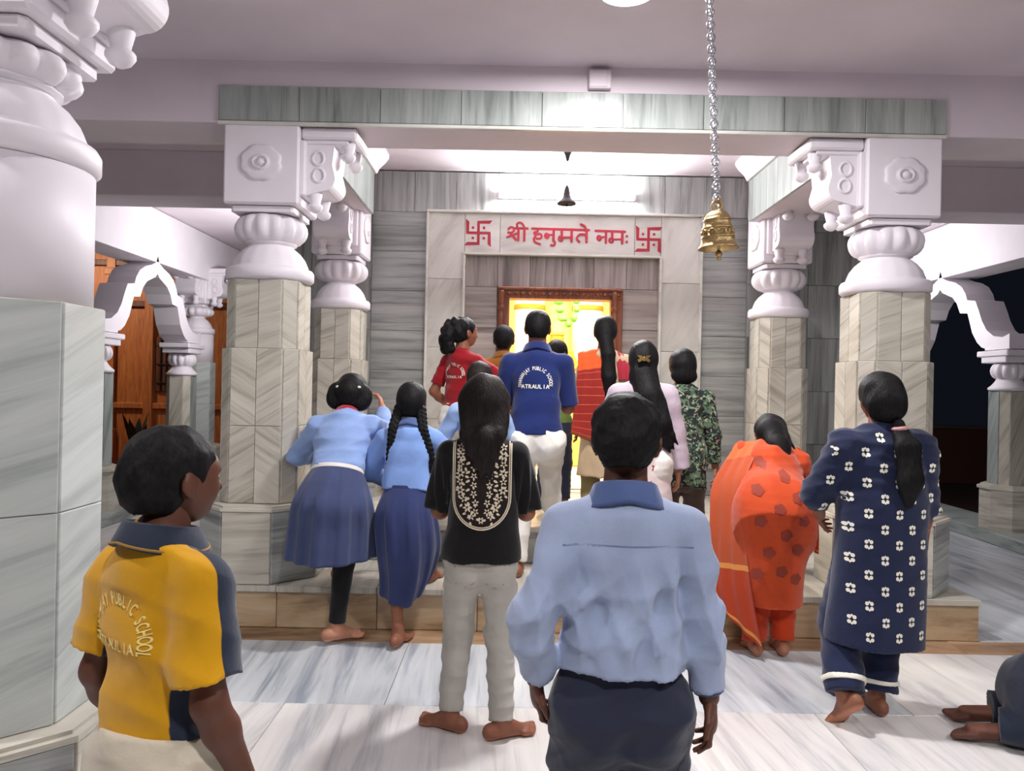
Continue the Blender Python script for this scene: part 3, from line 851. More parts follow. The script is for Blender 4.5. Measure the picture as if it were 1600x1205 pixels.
def p_cone(a, b, ra, rb, axis=None, s=1.0, flat=False):
    """round cone a->b; with axis/s it is squeezed along axis by factor s; flat: cut square at b"""
    a = A3(a); b = A3(b); ba = b - a; L2 = ba @ ba + 1e-12
    ax = nrm(axis) if axis is not None else None
    d = ba / math.sqrt(L2)
    tmax = 1.0 + (max(ra, rb) / math.sqrt(L2) if flat else 0)
    def f(P):
        q = P - a.astype(f32)
        t = np.clip(q @ (ba / L2).astype(f32), 0, tmax)
        w = q - t[:, None] * ba.astype(f32)
        if ax is not None:
            e = w @ ax.astype(f32)
            w = w + (e * (s - 1))[:, None] * ax.astype(f32)
            dd = np.sqrt(np.einsum('ij,ij->i', w, w)) - (ra + (rb - ra) * t)
            dd = dd / (1 + (s - 1) * .5) if s > 1 else dd
        else:
            dd = np.sqrt(np.einsum('ij,ij->i', w, w)) - (ra + (rb - ra) * t)
        if flat: dd = np.maximum(dd, (P - b.astype(f32)) @ d.astype(f32))
        return dd
    r = max(ra, rb)
    f.lo = np.minimum(a, b) - r; f.hi = np.maximum(a, b) + r
    return f

def p_ell(c, rad_, R=None):
    c = A3(c); rr = A3(rad_); R = np.eye(3) if R is None else np.asarray(R)
    def f(P):
        q = (P - c.astype(f32)) @ R.astype(f32)
        k0 = np.sqrt(((q / rr.astype(f32)) ** 2).sum(1)); k1 = np.sqrt(((q / (rr * rr).astype(f32)) ** 2).sum(1)) + 1e-6
        return k0 * (k0 - 1) / k1
    m = rr.max(); f.lo = c - m; f.hi = c + m
    return f

def union(prims, k=.02):
    def f(P):
        d = None
        for p in prims:
            e = p(P)
            if d is None: d = e
            elif k <= 0: d = np.minimum(d, e)
            else:
                h = np.clip(.5 + .5 * (e - d) / k, 0, 1)
                d = e + (d - e) * h - k * h * (1 - h)
        return d
    f.lo = np.min([p.lo for p in prims], 0); f.hi = np.max([p.hi for p in prims], 0)
    return f
def subtract(a, b, k=.01):
    def f(P):
        x = a(P); y = -b(P); h = np.clip(.5 - .5 * (y - x) / k, 0, 1)
        return y + (x - y) * h + k * h * (1 - h)
    f.lo = a.lo; f.hi = a.hi; return f
def cut(a, pt, n):
    """remove the side of the plane towards n"""
    pt = A3(pt); n = nrm(n)
    def f(P): return np.maximum(a(P), (P - pt.astype(f32)) @ n.astype(f32))
    f.lo = a.lo; f.hi = a.hi; return f
def displace(a, g):
    def f(P): return a(P) - g(P)
    f.lo = a.lo - .015; f.hi = a.hi + .015; return f

def folds(seed, amp=.006, k=(6, 6, 14), n=5, warp=1.0):
    r = np.random.default_rng(seed)
    k = np.array(k, float) * (4.0 if max(k) < 30 else 1.0)
    W = r.normal(size=(n, 3)) * k; ph = r.uniform(0, 6.28, n); W2 = r.normal(size=(n, 3)) * 5; p2 = r.uniform(0, 6.28, n)
    def g(P):
        o = np.zeros(len(P), dtype=f32)
        for i in range(n):
            t = P @ W[i].astype(f32) + ph[i] + warp * np.sin(P @ W2[i].astype(f32) + p2[i])
            o += (1 - np.abs(np.sin(t * .5)) * 1.6)
        return o * (amp / n * 1.6)
    return g

def surf(f, vox, pad=2, newton=1):
    """sparse surface nets"""
    lo = f.lo - vox * pad; hi = f.hi + vox * pad
    nb = np.maximum(1, np.ceil((hi - lo) / (vox * 4)).astype(int))
    n = nb * 4 + 1
    cx = [lo[i] + vox * 4 * (np.arange(nb[i]) + .5) for i in range(3)]
    C = np.stack(np.meshgrid(*cx, indexing='ij'), -1).reshape(-1, 3).astype(f32)
    dc = f(C)
    act = np.abs(dc) < vox * 4 * 1.35 + .012
    D = np.repeat(np.repeat(np.repeat(dc.reshape(nb), 4, 0), 4, 1), 4, 2)
    D = np.pad(D, ((0, 1), (0, 1), (0, 1)), mode='edge').astype(f32)
    ai = np.argwhere(act.reshape(nb))
    off = np.stack(np.meshgrid(*[np.arange(5)] * 3, indexing='ij'), -1).reshape(-1, 3)
    idx = (ai[:, None, :] * 4 + off[None]).reshape(-1, 3)
    lin_i = np.unique(np.ravel_multi_index(idx.T, n))
    ii = np.stack(np.unravel_index(lin_i, n), 1)
    P = (lo + ii * vox).astype(f32)
    D.ravel()[lin_i] = f(P)
    S = D < 0
    m = [k - 1 for k in n]
    cnt = np.zeros(m, np.int8)
    for o in off[(off < 2).all(1)]:
        cnt += S[o[0]:o[0] + m[0], o[1]:o[1] + m[1], o[2]:o[2] + m[2]]
    mix = (cnt > 0) & (cnt < 8)
    cells = np.argwhere(mix)
    if len(cells) == 0: return np.zeros((0, 3)), np.zeros((0, 4), int)
    vid = -np.ones(m, np.int64); vid[mix] = np.arange(len(cells))
    acc = np.zeros((len(cells), 3)); num = np.zeros(len(cells))
    corners = off[(off < 2).all(1)]
    for a in corners:
        for ax in range(3):
            if a[ax] == 1: continue
            b = a.copy(); b[ax] = 1
            da = D[tuple((cells + a).T)]; db = D[tuple((cells + b).T)]
            x = (da < 0) != (db < 0)
            t = np.where(x, da / np.where(x, da - db, 1), 0)
            p = cells + a; 
            q = np.zeros((len(cells), 3)); q[:, ax] = t
            acc += np.where(x[:, None], p + q, 0); num += x
    V = lo + vox * acc / num[:, None]
    F = []
    for ax in range(3):
        u, w = (ax + 1) % 3, (ax + 2) % 3
        sl0 = [slice(None)] * 3; sl1 = [slice(None)] * 3
        sl0[ax] = slice(0, n[ax] - 1); sl1[ax] = slice(1, n[ax])
        x = S[tuple(sl0)] != S[tuple(sl1)]
        e = np.argwhere(x)
        e = e[(e[:, u] > 0) & (e[:, u] < n[u] - 1) & (e[:, w] > 0) & (e[:, w] < n[w] - 1)]
        flip = S[tuple(e.T)]
        q = []
        for du, dw in ((-1, -1), (0, -1), (0, 0), (-1, 0)):
            c = e.copy(); c[:, u] += du; c[:, w] += dw
            q.append(vid[tuple(c.T)])
        q = np.stack(q, 1)
        q[~flip] = q[~flip][:, ::-1]
        F.append(q)
    F = np.concatenate(F); F = F[(F >= 0).all(1)]
    for _ in range(newton):
        P = V.astype(f32); h = vox * .5; d = f(P)
        g = np.stack([f(P + np.array([h if i == k else 0 for i in range(3)], f32)) - d for k in range(3)], 1) / h
        gl = (g * g).sum(1)
        st = np.clip(d / np.maximum(gl, .3), -vox * .6, vox * .6)
        V = V - g * st[:, None] / np.maximum(np.sqrt(gl), .6)[:, None]
    return V, F

def smesh(name, fs, vox, mat, parent, attrs=None, mats=None):
    """mesh object from one or several fields"""
    if callable(fs): fs = [(fs, vox)]
    Vs, Fs, n = [], [], 0
    for f, v in fs:
        V, F = surf(f, v); Vs.append(V); Fs.append(F + n); n += len(V)
    V = np.concatenate(Vs); F = np.concatenate(Fs)
    me = mesh_np(name, V, F, True)
    if attrs:
        for k, g in attrs.items():
            val = np.asarray(g(V), dtype=f32)
            if val.ndim == 2:
                at = me.attributes.new(k, 'FLOAT_VECTOR', 'POINT'); at.data.foreach_set('vector', val.ravel())
            else:
                at = me.attributes.new(k, 'FLOAT', 'POINT'); at.data.foreach_set('value', val)
    return mobj(name, me, mat, parent)

# ------------------------------------------------------------------ cloth, skin, hair materials
def cloth(name, c, rough=.85, attr=None, c2=None, bump=.25, weave=900, sheen=.2, attr2=None, c3=None, var=.10):
    m, N, L, B = nmat(name)
    tc = N.new('ShaderNodeTexCoord')
    n = N.new('ShaderNodeTexNoise'); n.inputs['Scale'].default_value = 7; n.inputs['Detail'].default_value = 4
    L.new(tc.outputs['Object'], n.inputs['Vector'])
    r = ramp(N, [(.3, tuple(v * (1 - var) for v in c)), (.7, tuple(min(1, v * (1 + var)) for v in c))])
    L.new(n.outputs[0], r.inputs[0]); out = r.outputs[0]
    for a, cc in ((attr, c2), (attr2, c3)):
        if not a: continue
        at = N.new('ShaderNodeAttribute'); at.attribute_name = a
        gt = N.new('ShaderNodeMapRange'); gt.inputs['From Min'].default_value = -.0012; gt.inputs['From Max'].default_value = .0012
        L.new(at.outputs['Fac'], gt.inputs[0])
        mx = N.new('ShaderNodeMix'); mx.data_type = 'RGBA'; mx.inputs[7].default_value = (*cc, 1)
        L.new(gt.outputs[0], mx.inputs[0]); L.new(out, mx.inputs[6]); out = mx.outputs[2]
    L.new(out, B.inputs['Base Color'])
    w = N.new('ShaderNodeTexNoise'); w.inputs['Scale'].default_value = weave / 4; w.inputs['Detail'].default_value = 2
    L.new(tc.outputs['Object'], w.inputs['Vector'])
    n3 = N.new('ShaderNodeTexNoise'); n3.inputs['Scale'].default_value = 22; n3.inputs['Detail'].default_value = 2
    L.new(tc.outputs['Object'], n3.inputs['Vector'])
    b1 = N.new('ShaderNodeBump'); b1.inputs['Strength'].default_value = bump; b1.inputs['Distance'].default_value = .002
    L.new(w.outputs[0], b1.inputs['Height'])
    b2 = N.new('ShaderNodeBump'); b2.inputs['Strength'].default_value = .35; b2.inputs['Distance'].default_value = .006
    L.new(n3.outputs[0], b2.inputs['Height']); L.new(b1.outputs[0], b2.inputs['Normal']); L.new(b2.outputs[0], B.inputs['Normal'])
    B.inputs['Roughness'].default_value = rough
    B.inputs['Sheen Weight'].default_value = sheen; B.inputs['Specular IOR Level'].default_value = .25
    return m

def skin(name, c):
    m, N, L, B = nmat(name)
    tc = N.new('ShaderNodeTexCoord'); n = N.new('ShaderNodeTexNoise'); n.inputs['Scale'].default_value = 14; n.inputs['Detail'].default_value = 5
    L.new(tc.outputs['Object'], n.inputs['Vector'])
    r = ramp(N, [(.3, tuple(v * .86 for v in c)), (.7, tuple(v * 1.12 for v in c))])
    L.new(n.outputs[0], r.inputs[0])
    at = N.new('ShaderNodeAttribute'); at.attribute_name = 'sole'
    gt = N.new('ShaderNodeMapRange'); gt.inputs['From Min'].default_value = -.006; gt.inputs['From Max'].default_value = .006; L.new(at.outputs['Fac'], gt.inputs[0])
    mx = N.new('ShaderNodeMix'); mx.data_type = 'RGBA'; mx.inputs[7].default_value = (min(1, c[0] * 1.9), min(1, c[1] * 2.0), min(1, c[2] * 2.1), 1)
    L.new(gt.outputs[0], mx.inputs[0]); L.new(r.outputs[0], mx.inputs[6]); L.new(mx.outputs[2], B.inputs['Base Color'])
    B.inputs['Roughness'].default_value = .5; B.inputs['Specular IOR Level'].default_value = .35
    return m

def hairmat(name, c, stretch=(150, 150, 7), rough=.42, strength=.55):
    m, N, L, B = nmat(name)
    tc = N.new('ShaderNodeTexCoord'); mp = N.new('ShaderNodeMapping'); mp.inputs['Scale'].default_value = stretch
    L.new(tc.outputs['Object'], mp.inputs[0])
    n = N.new('ShaderNodeTexNoise'); n.inputs['Scale'].default_value = 1; n.inputs['Detail'].default_value = 4; n.inputs['Distortion'].default_value = .4
    L.new(mp.outputs[0], n.inputs['Vector'])
    r = ramp(N, [(.3, tuple(v * .5 for v in c)), (.75, tuple(v * 1.7 for v in c))]); L.new(n.outputs[0], r.inputs[0]); L.new(r.outputs[0], B.inputs['Base Color'])
    b = N.new('ShaderNodeBump'); b.inputs['Strength'].default_value = strength; b.inputs['Distance'].default_value = .006
    L.new(n.outputs[0], b.inputs['Height']); L.new(b.outputs[0], B.inputs['Normal'])
    B.inputs['Roughness'].default_value = rough + .12; B.inputs['Specular IOR Level'].default_value = .13
    return m

M_SKIN_D = skin('skin_dark', lin(92, 56, 42))
M_SKIN_M = skin('skin_mid', lin(138, 88, 66))
M_SKIN_L = skin('skin_light', lin(176, 122, 96))
M_HAIR = hairmat('hair_black', (.008, .0075, .008))
M_HAIRS = hairmat('hair_short', (.007, .0065, .007), (90, 90, 60), .5, .35)
M_HAIRB = hairmat('hair_brownblack', (.016, .012, .011))
M_EYE = paint('eye', (.75, .72, .7), .2, 0)

# ------------------------------------------------------------------ skeleton
def rot(axis, deg):
    return np.array(Matrix.Rotation(rad(deg), 3, axis))
class SK: pass
def ik(a, t, l1, l2, pole):
    """two bone chain a -> mid -> t; pole = direction the joint points to"""
    a = A3(a); t = A3(t); v = t - a; d = np.linalg.norm(v); mx = (l1 + l2) * .998
    if d > mx: t = a + v / d * mx; d = mx
    if d < abs(l1 - l2) * 1.05: d = abs(l1 - l2) * 1.05; t = a + nrm(v) * d
    u = (t - a) / d
    x = (l1 * l1 - l2 * l2 + d * d) / (2 * d); h = math.sqrt(max(0, l1 * l1 - x * x))
    p = A3(pole); p = p - u * (p @ u); p = nrm(p)
    return a + u * x + p * h, t

def skel(H, lean=0, curve=0, twist=0, side=0, hip=.515, hipx=0, hipy=0, head=(0, 0, 0), hk=.14, sw=.100, hw=.052,
         fl=(-.09, 0, 0), fr=(.09, 0, 0), fyl=8, fyr=-8, fpl=0, fpr=0, hl=None, hr=None, pl=(-.6, -1, 0), pr=(.6, -1, 0), girth=1.0, kneeL=(0, 1, 0), kneeR=(0, 1, 0), neckf=0, armk=1.0):
    s = SK(); s.H = H; s.g = girth
    s.hc = A3((hipx, hipy, hip * H))
    Rb = rot('X', -lean) @ np.eye(3)
    Rs = rot('Y', side)
    R1 = Rs @ Rb; s.u1 = R1 @ A3((0, 0, 1)); s.f1 = R1 @ A3((0, 1, 0)); s.r1 = R1 @ A3((1, 0, 0))
    R2 = Rs @ rot('X', -(lean + curve)) @ rot('Z', twist); s.u2 = R2 @ A3((0, 0, 1)); s.f2 = R2 @ A3((0, 1, 0)); s.r2 = R2 @ A3((1, 0, 0))
    um = nrm(s.u1 + s.u2)
    s.waist = s.hc + s.u1 * .10 * H; s.chest = s.waist + um * .12 * H; s.nb = s.chest + s.u2 * .100 * H
    s.shL = s.nb - s.u2 * .046 * H - s.r2 * sw * H; s.shR = s.nb - s.u2 * .046 * H + s.r2 * sw * H
    s.hpL = s.hc - s.r1 * hw * H - s.u1 * .01 * H; s.hpR = s.hc + s.r1 * hw * H - s.u1 * .01 * H
    Rh = rot('Z', head[1]) @ rot('Y', head[2]) @ rot('X', -head[0]); s.Rh = Rh
    s.hu = Rh @ A3((0, 0, 1)); s.hf = Rh @ A3((0, 1, 0)); s.hr = Rh @ A3((1, 0, 0)); s.hh = hk * H
    s.neckT = s.nb + nrm(s.u2 * .6 + s.hu * .4 + s.f2 * neckf) * .042 * H
    s.hd = s.neckT + s.hu * s.hh * .46 + s.hf * s.hh * .06
    # legs
    s.anL = A3(fl) + A3((0, 0, .045 * H)); s.anR = A3(fr) + A3((0, 0, .045 * H)); s.fyl, s.fyr, s.fpl, s.fpr = fyl, fyr, fpl, fpr
    th, sn = .245 * H, .228 * H
    s.knL, s.anL = ik(s.hpL, s.anL, th, sn, kneeL); s.knR, s.anR = ik(s.hpR, s.anR, th, sn, kneeR)
    # arms
    ua, fa = .172 * H * armk, .140 * H * armk
    if hl is None: hl = s.shL + A3((-.05, .02, -.97 * (ua + fa)))
    if hr is None: hr = s.shR + A3((.05, .02, -.97 * (ua + fa)))
    s.elL, s.wrL = ik(s.shL, hl, ua, fa, pl); s.elR, s.wrR = ik(s.shR, hr, ua, fa, pr)
    return s

def torso_prims(s, d=0.0, hem=None, hips=1.0, chest=1.0, waist=1.0, depth=1.45, belly=0):
    H, g = s.H, s.g
    a = []
    lowp = s.hc - s.u1 * .005 * H if hem is None else hem
    if hem is None: hips = hips * .88
    a.append(p_cone(s.hc, s.waist, .084 * H * g * hips + d, .070 * H * g * waist + d, s.f1, depth))
    a.append(p_cone(s.waist, s.chest, .070 * H * g * waist + d, .079 * H * g * chest + d, nrm(s.f1 + s.f2), depth))
    a.append(p_cone(s.chest, s.nb - s.u2 * .060 * H, .079 * H * g * chest + d, .070 * H * g * chest + d, s.f2, depth))
    a.append(p_cone(lowp, s.hc, .083 * H * g * hips + d, .084 * H * g * hips + d, s.f1, depth * .93))
    for sh in (s.shL, s.shR):
        a.append(p_cone(s.nb - s.u2 * .034 * H - s.f2 * .006 * H, sh, .046 * H + d * .6, .030 * H * g + d * .7))
    a.append(p_cone(s.nb - s.u2 * .03 * H - s.f2 * .008 * H, s.nb + s.u2 * .006 * H, .052 * H + d * .5, .036 * H + d * .4))
    return a

def hand_prims(w, fdir, ndir, L, sgn, curl=18, spread=1.0):
    """palm + five fingers. fdir: along the hand, ndir: back of the hand normal; sgn +1 right hand, -1 left"""
    fd = nrm(fdir); nd = A3(ndir); nd = nrm(nd - fd * (nd @ fd)); sd = np.cross(fd, nd) * sgn   # towards thumb side
    a = []
    R = np.stack([sd, fd, nd], 1)
    a.append(p_ell(w + fd * L * .26, (L * .20, L * .30, L * .095), R))
    a.append(p_cone(w - fd * L * .12, w + fd * L * .12, L * .125, L * .14, nd, 1.3))
    for i, (o, ln, st) in enumerate(((.145, .40, .47), (.05, .45, .50), (-.05, .42, .49), (-.14, .33, .44))):
        p = w + fd * L * st + sd * L * o
        c = curl * (1 + .15 * i); sp = o * .9 * spread
        d1 = nrm(fd * math.cos(rad(c)) - nd * math.sin(rad(c)) + sd * sp * .6)
        d2 = nrm(fd * math.cos(rad(c * 2.4)) - nd * math.sin(rad(c * 2.4)) + sd * sp * .4)
        q = p + d1 * L * ln * .52; e = q + d2 * L * ln * .48
        a.append(p_cone(p - fd * L * .12, q, L * .052, L * .047)); a.append(p_cone(q, e, L * .047, L * .037))
    p = w + fd * L * .14 + sd * L * .13; d1 = nrm(fd * .75 + sd * .75 - nd * .25); q = p + d1 * L * .22; d2 = nrm(fd * .95 + sd * .25 - nd * .3); e = q + d2 * L * .20
    a.append(p_cone(w + fd * L * .05 + sd * L * .05, q, L * .085, L * .055)); a.append(p_cone(q, e, L * .055, L * .042))
    return a

def foot_prims(s, an, yaw, pitch, side):
    H = s.H; L = .150 * H; g = .95
    R = rot('Z', yaw) @ rot('X', -pitch)
    f = R @ A3((0, 1, 0)); u = R @ A3((0, 0, 1)); r = R @ A3((1, 0, 0)) * side   # r: outer side
    b = an - u * .045 * H     # sole under the ankle
    a = [p_ell(b - f * .030 * H + u * .024 * H, (.021 * H, .028 * H, .024 * H), R),
         p_cone(an + u * .03 * H, b + u * .028 * H, .024 * H, .024 * H),
         p_cone(b - f * .015 * H + u * .022 * H, b + f * .075 * H + u * .013 * H, .024 * H, .020 * H, u, 1.35),
         p_cone(an - u * .004 * H, b + f * .06 * H + u * .016 * H, .024 * H, .015 * H),
         p_cone(b + f * .055 * H - r * .014 * H + u * .013 * H, b + f * .072 * H + r * .016 * H + u * .011 * H, .014 * H, .012 * H)]
    for i, (o, ln, rr) in enumerate(((-.021, .112, .0095), (-.006, .108, .0072), (.005, .102, .0068), (.015, .094, .0064), (.024, .085, .0062))):
        a.append(p_cone(b + f * .060 * H + r * o * H + u * .011 * H, b + f * ln * H + r * o * H * 1.1 + u * .0085 * H, rr * H, rr * H))
    return a, b, u

def head_prims(s):
    h = s.hh; c = s.hd; R = s.Rh; at = lambda x, y, z: c + R @ A3((x, y, z)) * h
    a = [p_ell(at(0, -.04, .10), (.36 * h, .45 * h, .38 * h), R), p_ell(at(0, .10, -.16), (.30 * h, .33 * h, .33 * h), R),
         p_ell(at(0, .22, -.36), (.16 * h, .16 * h, .12 * h), R), p_ell(at(0, .30, .08), (.24 * h, .14 * h, .16 * h), R),
         p_ell(at(-.17, .29, -.14), (.10 * h, .09 * h, .10 * h), R), p_ell(at(.17, .29, -.14), (.10 * h, .09 * h, .10 * h), R)]
    head = union(a, .03 * h / .2)
    fine = [p_cone(at(0, .41, .02), at(0, .50, -.12), .030 * h, .055 * h), p_ell(at(-.05, .455, -.13), (.035 * h, .04 * h, .03 * h), R), p_ell(at(.05, .455, -.13), (.035 * h, .04 * h, .03 * h), R),
            p_ell(at(0, .415, -.235), (.11 * h, .045 * h, .025 * h), R), p_ell(at(0, .405, -.28), (.095 * h, .045 * h, .028 * h), R),
            p_ell(at(0, .40, .085), (.22 * h, .035 * h, .03 * h), R)]
    for x in (-1, 1):
        fine.append(p_ell(at(x * .385, -.03, -.06), (.036 * h, .09 * h, .14 * h), R @ rot('Z', x * 24)))
        fine.append(p_ell(at(x * .360, .01, -.17), (.034 * h, .05 * h, .06 * h), R)); fine.append(p_ell(at(x * .345, .02, -.08), (.05 * h, .05 * h, .08 * h), R))
    soc = union([p_ell(at(x * .15, .47, .02), (.085 * h, .07 * h, .05 * h), R) for x in (-1, 1)], 0)
    f = union([subtract(head, soc, .02 * h / .2), union(fine, .006)], .008)
    ec = union([p_ell(at(x * .43, .03, -.05), (.03 * h, .045 * h, .075 * h), R) for x in (-1, 1)], 0)
    return subtract(f, ec, .006)

def make_body(s, parent, mat, vox=.011, hands=(True, True), feet=(True, True), curl=(18, 18), handn=(None, None), fine=.0045, legs=True, arms=(True, True)):
    H, g = s.H, s.g
    a = torso_prims(s)
    a.append(p_cone(s.nb - s.u2 * .02 * H, s.neckT + s.hu * .045 * H + s.hf * .004 * H, .037 * H, .034 * H))
    for (sh, el, wr) in [(s.shL, s.elL, s.wrL)] * arms[0] + [(s.shR, s.elR, s.wrR)] * arms[1]:
        a.append(p_cone(sh, el, .031 * H * g, .0235 * H)); a.append(p_cone(el, el + (wr - el) * .3, .024 * H, .0245 * H)); a.append(p_cone(el + (wr - el) * .3, wr, .0245 * H, .0165 * H))
    for (hp, kn, an) in [(s.hpL, s.knL, s.anL), (s.hpR, s.knR, s.anR)] * legs:
        a.append(p_cone(hp, kn, .044 * H * g, .030 * H)); a.append(p_cone(kn, an, .031 * H, .020 * H))
        v = an - kn; bk = nrm(np.cross(np.cross(v, A3((0, 1, .001))), v)) * -1
        a.append(p_cone(kn + v * .18 + bk * .007 * H, kn + v * .45 + bk * .004 * H, .0265 * H, .021 * H))
    fs = [(union(a, .022), vox), (head_prims(s), min(vox, .008))]
    L = .105 * H
    for i, (el, wr, sg) in enumerate(((s.elL, s.wrL, -1), (s.elR, s.wrR, 1))):
        if hands[i] and arms[i]:
            fd = wr - el; nd = handn[i] if handn[i] is not None else s.r2 * sg
            fs.append((union(hand_prims(wr, fd, nd, L, sg, curl[i]), .006), fine))
    soles = []
    for i, (an, yw, pt, sd) in enumerate(((s.anL, s.fyl, s.fpl, -1), (s.anR, s.fyr, s.fpr, 1))):
        if feet[i]:
            pr, b, u = foot_prims(s, an, yw, pt, sd); soles.append((b, u)); fs.append((union(pr, .010), max(fine, .005)))
    def sole(V):
        o = np.full(len(V), -1.0)
        for b, u in soles:
            near = np.linalg.norm(V - b, axis=1) < .14 * H
            o = np.where(near, np.maximum(o, .010 * H - (V - b) @ u), o)
        return o
    return smesh('body', fs, vox, mat, parent, {'sole': sole})

# ------------------------------------------------------------------ hair
def hair_cap(s, ext=.06, nape=-.42, face=.02, top=0.06, back=0.05, sidecut=True):
    low = .84 if sidecut else 1.0
    h = s.hh; c = s.hd; R = s.Rh; at = lambda x, y, z: c + R @ A3((x, y, z)) * h
    cap = union([p_ell(at(0, -.05 - back * .5, .12), ((.37 + ext) * h, (.45 + ext) * h, (.38 + top) * h), R),
                 p_ell(at(0, -.20 - back * .4, -.10), ((.30 + ext) * low * h, (.28 + ext + back) * h, .30 * h), R),
                 p_cone(at(0, -.20, -.1), at(0, -.22, nape + .12), (.24 + ext) * low * h, (.20 + ext * .6) * low * h)], .04)
    fc = p_ell(at(0, .44, -.20), (.42 * h, (.42 - face) * h, .44 * h), R)
    o = subtract(cap, fc, .015)
    if sidecut:
        ears = union([p_ell(at(x * .43, .04, -.13), (.14 * h, .17 * h, .19 * h), R) for x in (-1, 1)], 0)
        o = subtract(o, ears, .01)
    return cut(o, at(0, -.2, nape), -s.hu)

def strand(pts, r, k=.02, axis=None, sq=1.0):
    """tapered chain"""
    return [p_cone(pts[i], pts[i + 1], r[i], r[i + 1], axis, sq) for i in range(len(pts) - 1)]

def braid(pts, r0, r1, step=.03):
    pts = [A3(p) for p in pts]; out = []; seg = []
    for i in range(len(pts) - 1): seg.append(np.linalg.norm(pts[i + 1] - pts[i]))
    T = sum(seg); n = max(4, int(T / step))
    for k in range(n + 1):
        d = T * k / n; i = 0
        while i < len(seg) - 1 and d > seg[i]: d -= seg[i]; i += 1
        t = d / seg[i]; p = pts[i] * (1 - t) + pts[i + 1] * t; dr = nrm(pts[i + 1] - pts[i])
        r = r0 + (r1 - r0) * k / n; sx = nrm(np.cross(dr, (0, 1, 0)))
        for sg in (-1, 1):
            ax = nrm(dr + sx * sg * .75); b = nrm(np.cross(ax, (0, 1, 0))); 
            out.append(p_ell(p + sx * sg * r * .42 + dr * (step * .25 * sg), (r * 1.05, r * .62, r * .75), np.stack([ax, b, np.cross(ax, b)], 1)))
    return out

# ------------------------------------------------------------------ garments
def sleeve_prims(s, which, d, frac, flare=0.0, wide=1.0):
    """frac: 0..1 upper arm, 1..2 to the wrist"""
    H = s.H; g = s.g
    sh, el, wr = (s.shL, s.elL, s.wrL) if which < 0 else (s.shR, s.elR, s.wrR)
    d = d * .55; r0 = .031 * H * g * wide + d
    if frac <= 1:
        e = sh + (el - sh) * frac
        return [p_cone(sh, e, r0, .028 * H * g * wide + d + flare, flat=True)]
    e = el + (wr - el) * (frac - 1)
    return [p_cone(sh, el, r0, .027 * H * wide + d), p_cone(el, e, .027 * H * wide + d, .020 * H * wide + d * .8 + flare, flat=True)]

def neck_cut(f, s, r=.042, up=.012, front=.03):
    """open a neck hole and trim above the collar line"""
    H = s.H
    hole = p_cone(s.nb + s.u2 * -.01 * H, s.nb + s.u2 * .2 * H + s.f2 * .05 * H, r * H, r * H * 1.3)
    return subtract(f, hole, .006)

def shirt_field(s, d=.012, hem=None, sleeves=(1.9, 1.9), k=.03, seed=1, amp=.008, fk=(5, 5, 16), wide=1.0, flare=0.0, hips=1.0, waist=1.0, chest=1.0, depth=1.4, hemn=None, extra=(), plain=False):
    hemp = s.hc - s.u1 * .02 * s.H if hem is None else hem
    a = torso_prims(s, d, hemp - s.u1 * .05 * s.H, hips, chest, waist, depth)
    g = [cut(union(a, k), hemp, -s.u1 if hemn is None else hemn)]
    for w, fr in ((-1, sleeves[0]), (1, sleeves[1])):
        if fr > 0: g.append(union(sleeve_prims(s, w, d, fr, flare, wide), .02))
    f = union(g + list(extra), .014)
    f = neck_cut(f, s)
    return f if plain else displace(f, folds(seed, amp, fk))

def trouser_field(s, d=.012, cuff=(.06, .06), top=None, k=.02, seed=3, amp=.006, flare=0.0, seat=1.0, fk=(5, 5, 14), wide=1.0, topn=None):
    H = s.H; g = s.g
    tp = s.hc + s.u1 * .06 * H if top is None else top
    a = [p_cone(s.hc + s.u1 * .02 * H, tp + s.u1 * .03 * H, .083 * H * g * seat + d, .074 * H * g * seat + d, s.f1, 1.35),
         p_cone(s.hpL - s.f1 * .014 * H, s.hpR - s.f1 * .014 * H, .047 * H * g * seat + d * .6, .047 * H * g * seat + d * .6)]
    for hp in (s.hpL, s.hpR):
        c = hp * .8 + s.hc * .2 - s.f1 * .026 * H - s.u1 * .028 * H
        a.append(p_ell(c, (.050 * H * g * seat + d * .5, .048 * H * g * seat + d * .5, .056 * H * g * seat + d * .5)))
    a.append(p_cone(s.hc, s.hc - s.u1 * .045 * H, .070 * H * g * seat + d, .050 * H * g * seat + d, s.f1, 1.2))
    b = []
    for (hp, kn, an, cf) in ((s.hpL, s.knL, s.anL, cuff[0]), (s.hpR, s.knR, s.anR, cuff[1])):
        v = an - kn; t = 1 - cf; e = kn + v * t
        b += [p_cone(hp, kn, .050 * H * g * seat * wide + d * .7, .035 * H * wide + d * .8), p_cone(kn, e, .035 * H * wide + d * .8, .026 * H * wide + d * .8 + flare, flat=True)]
    f = union([union(a, .03), union(b[:2], k), union(b[2:], k)], .03)
    f = cut(f, tp, s.u1 if topn is None else topn)
    return displace(f, folds(seed, amp, fk))

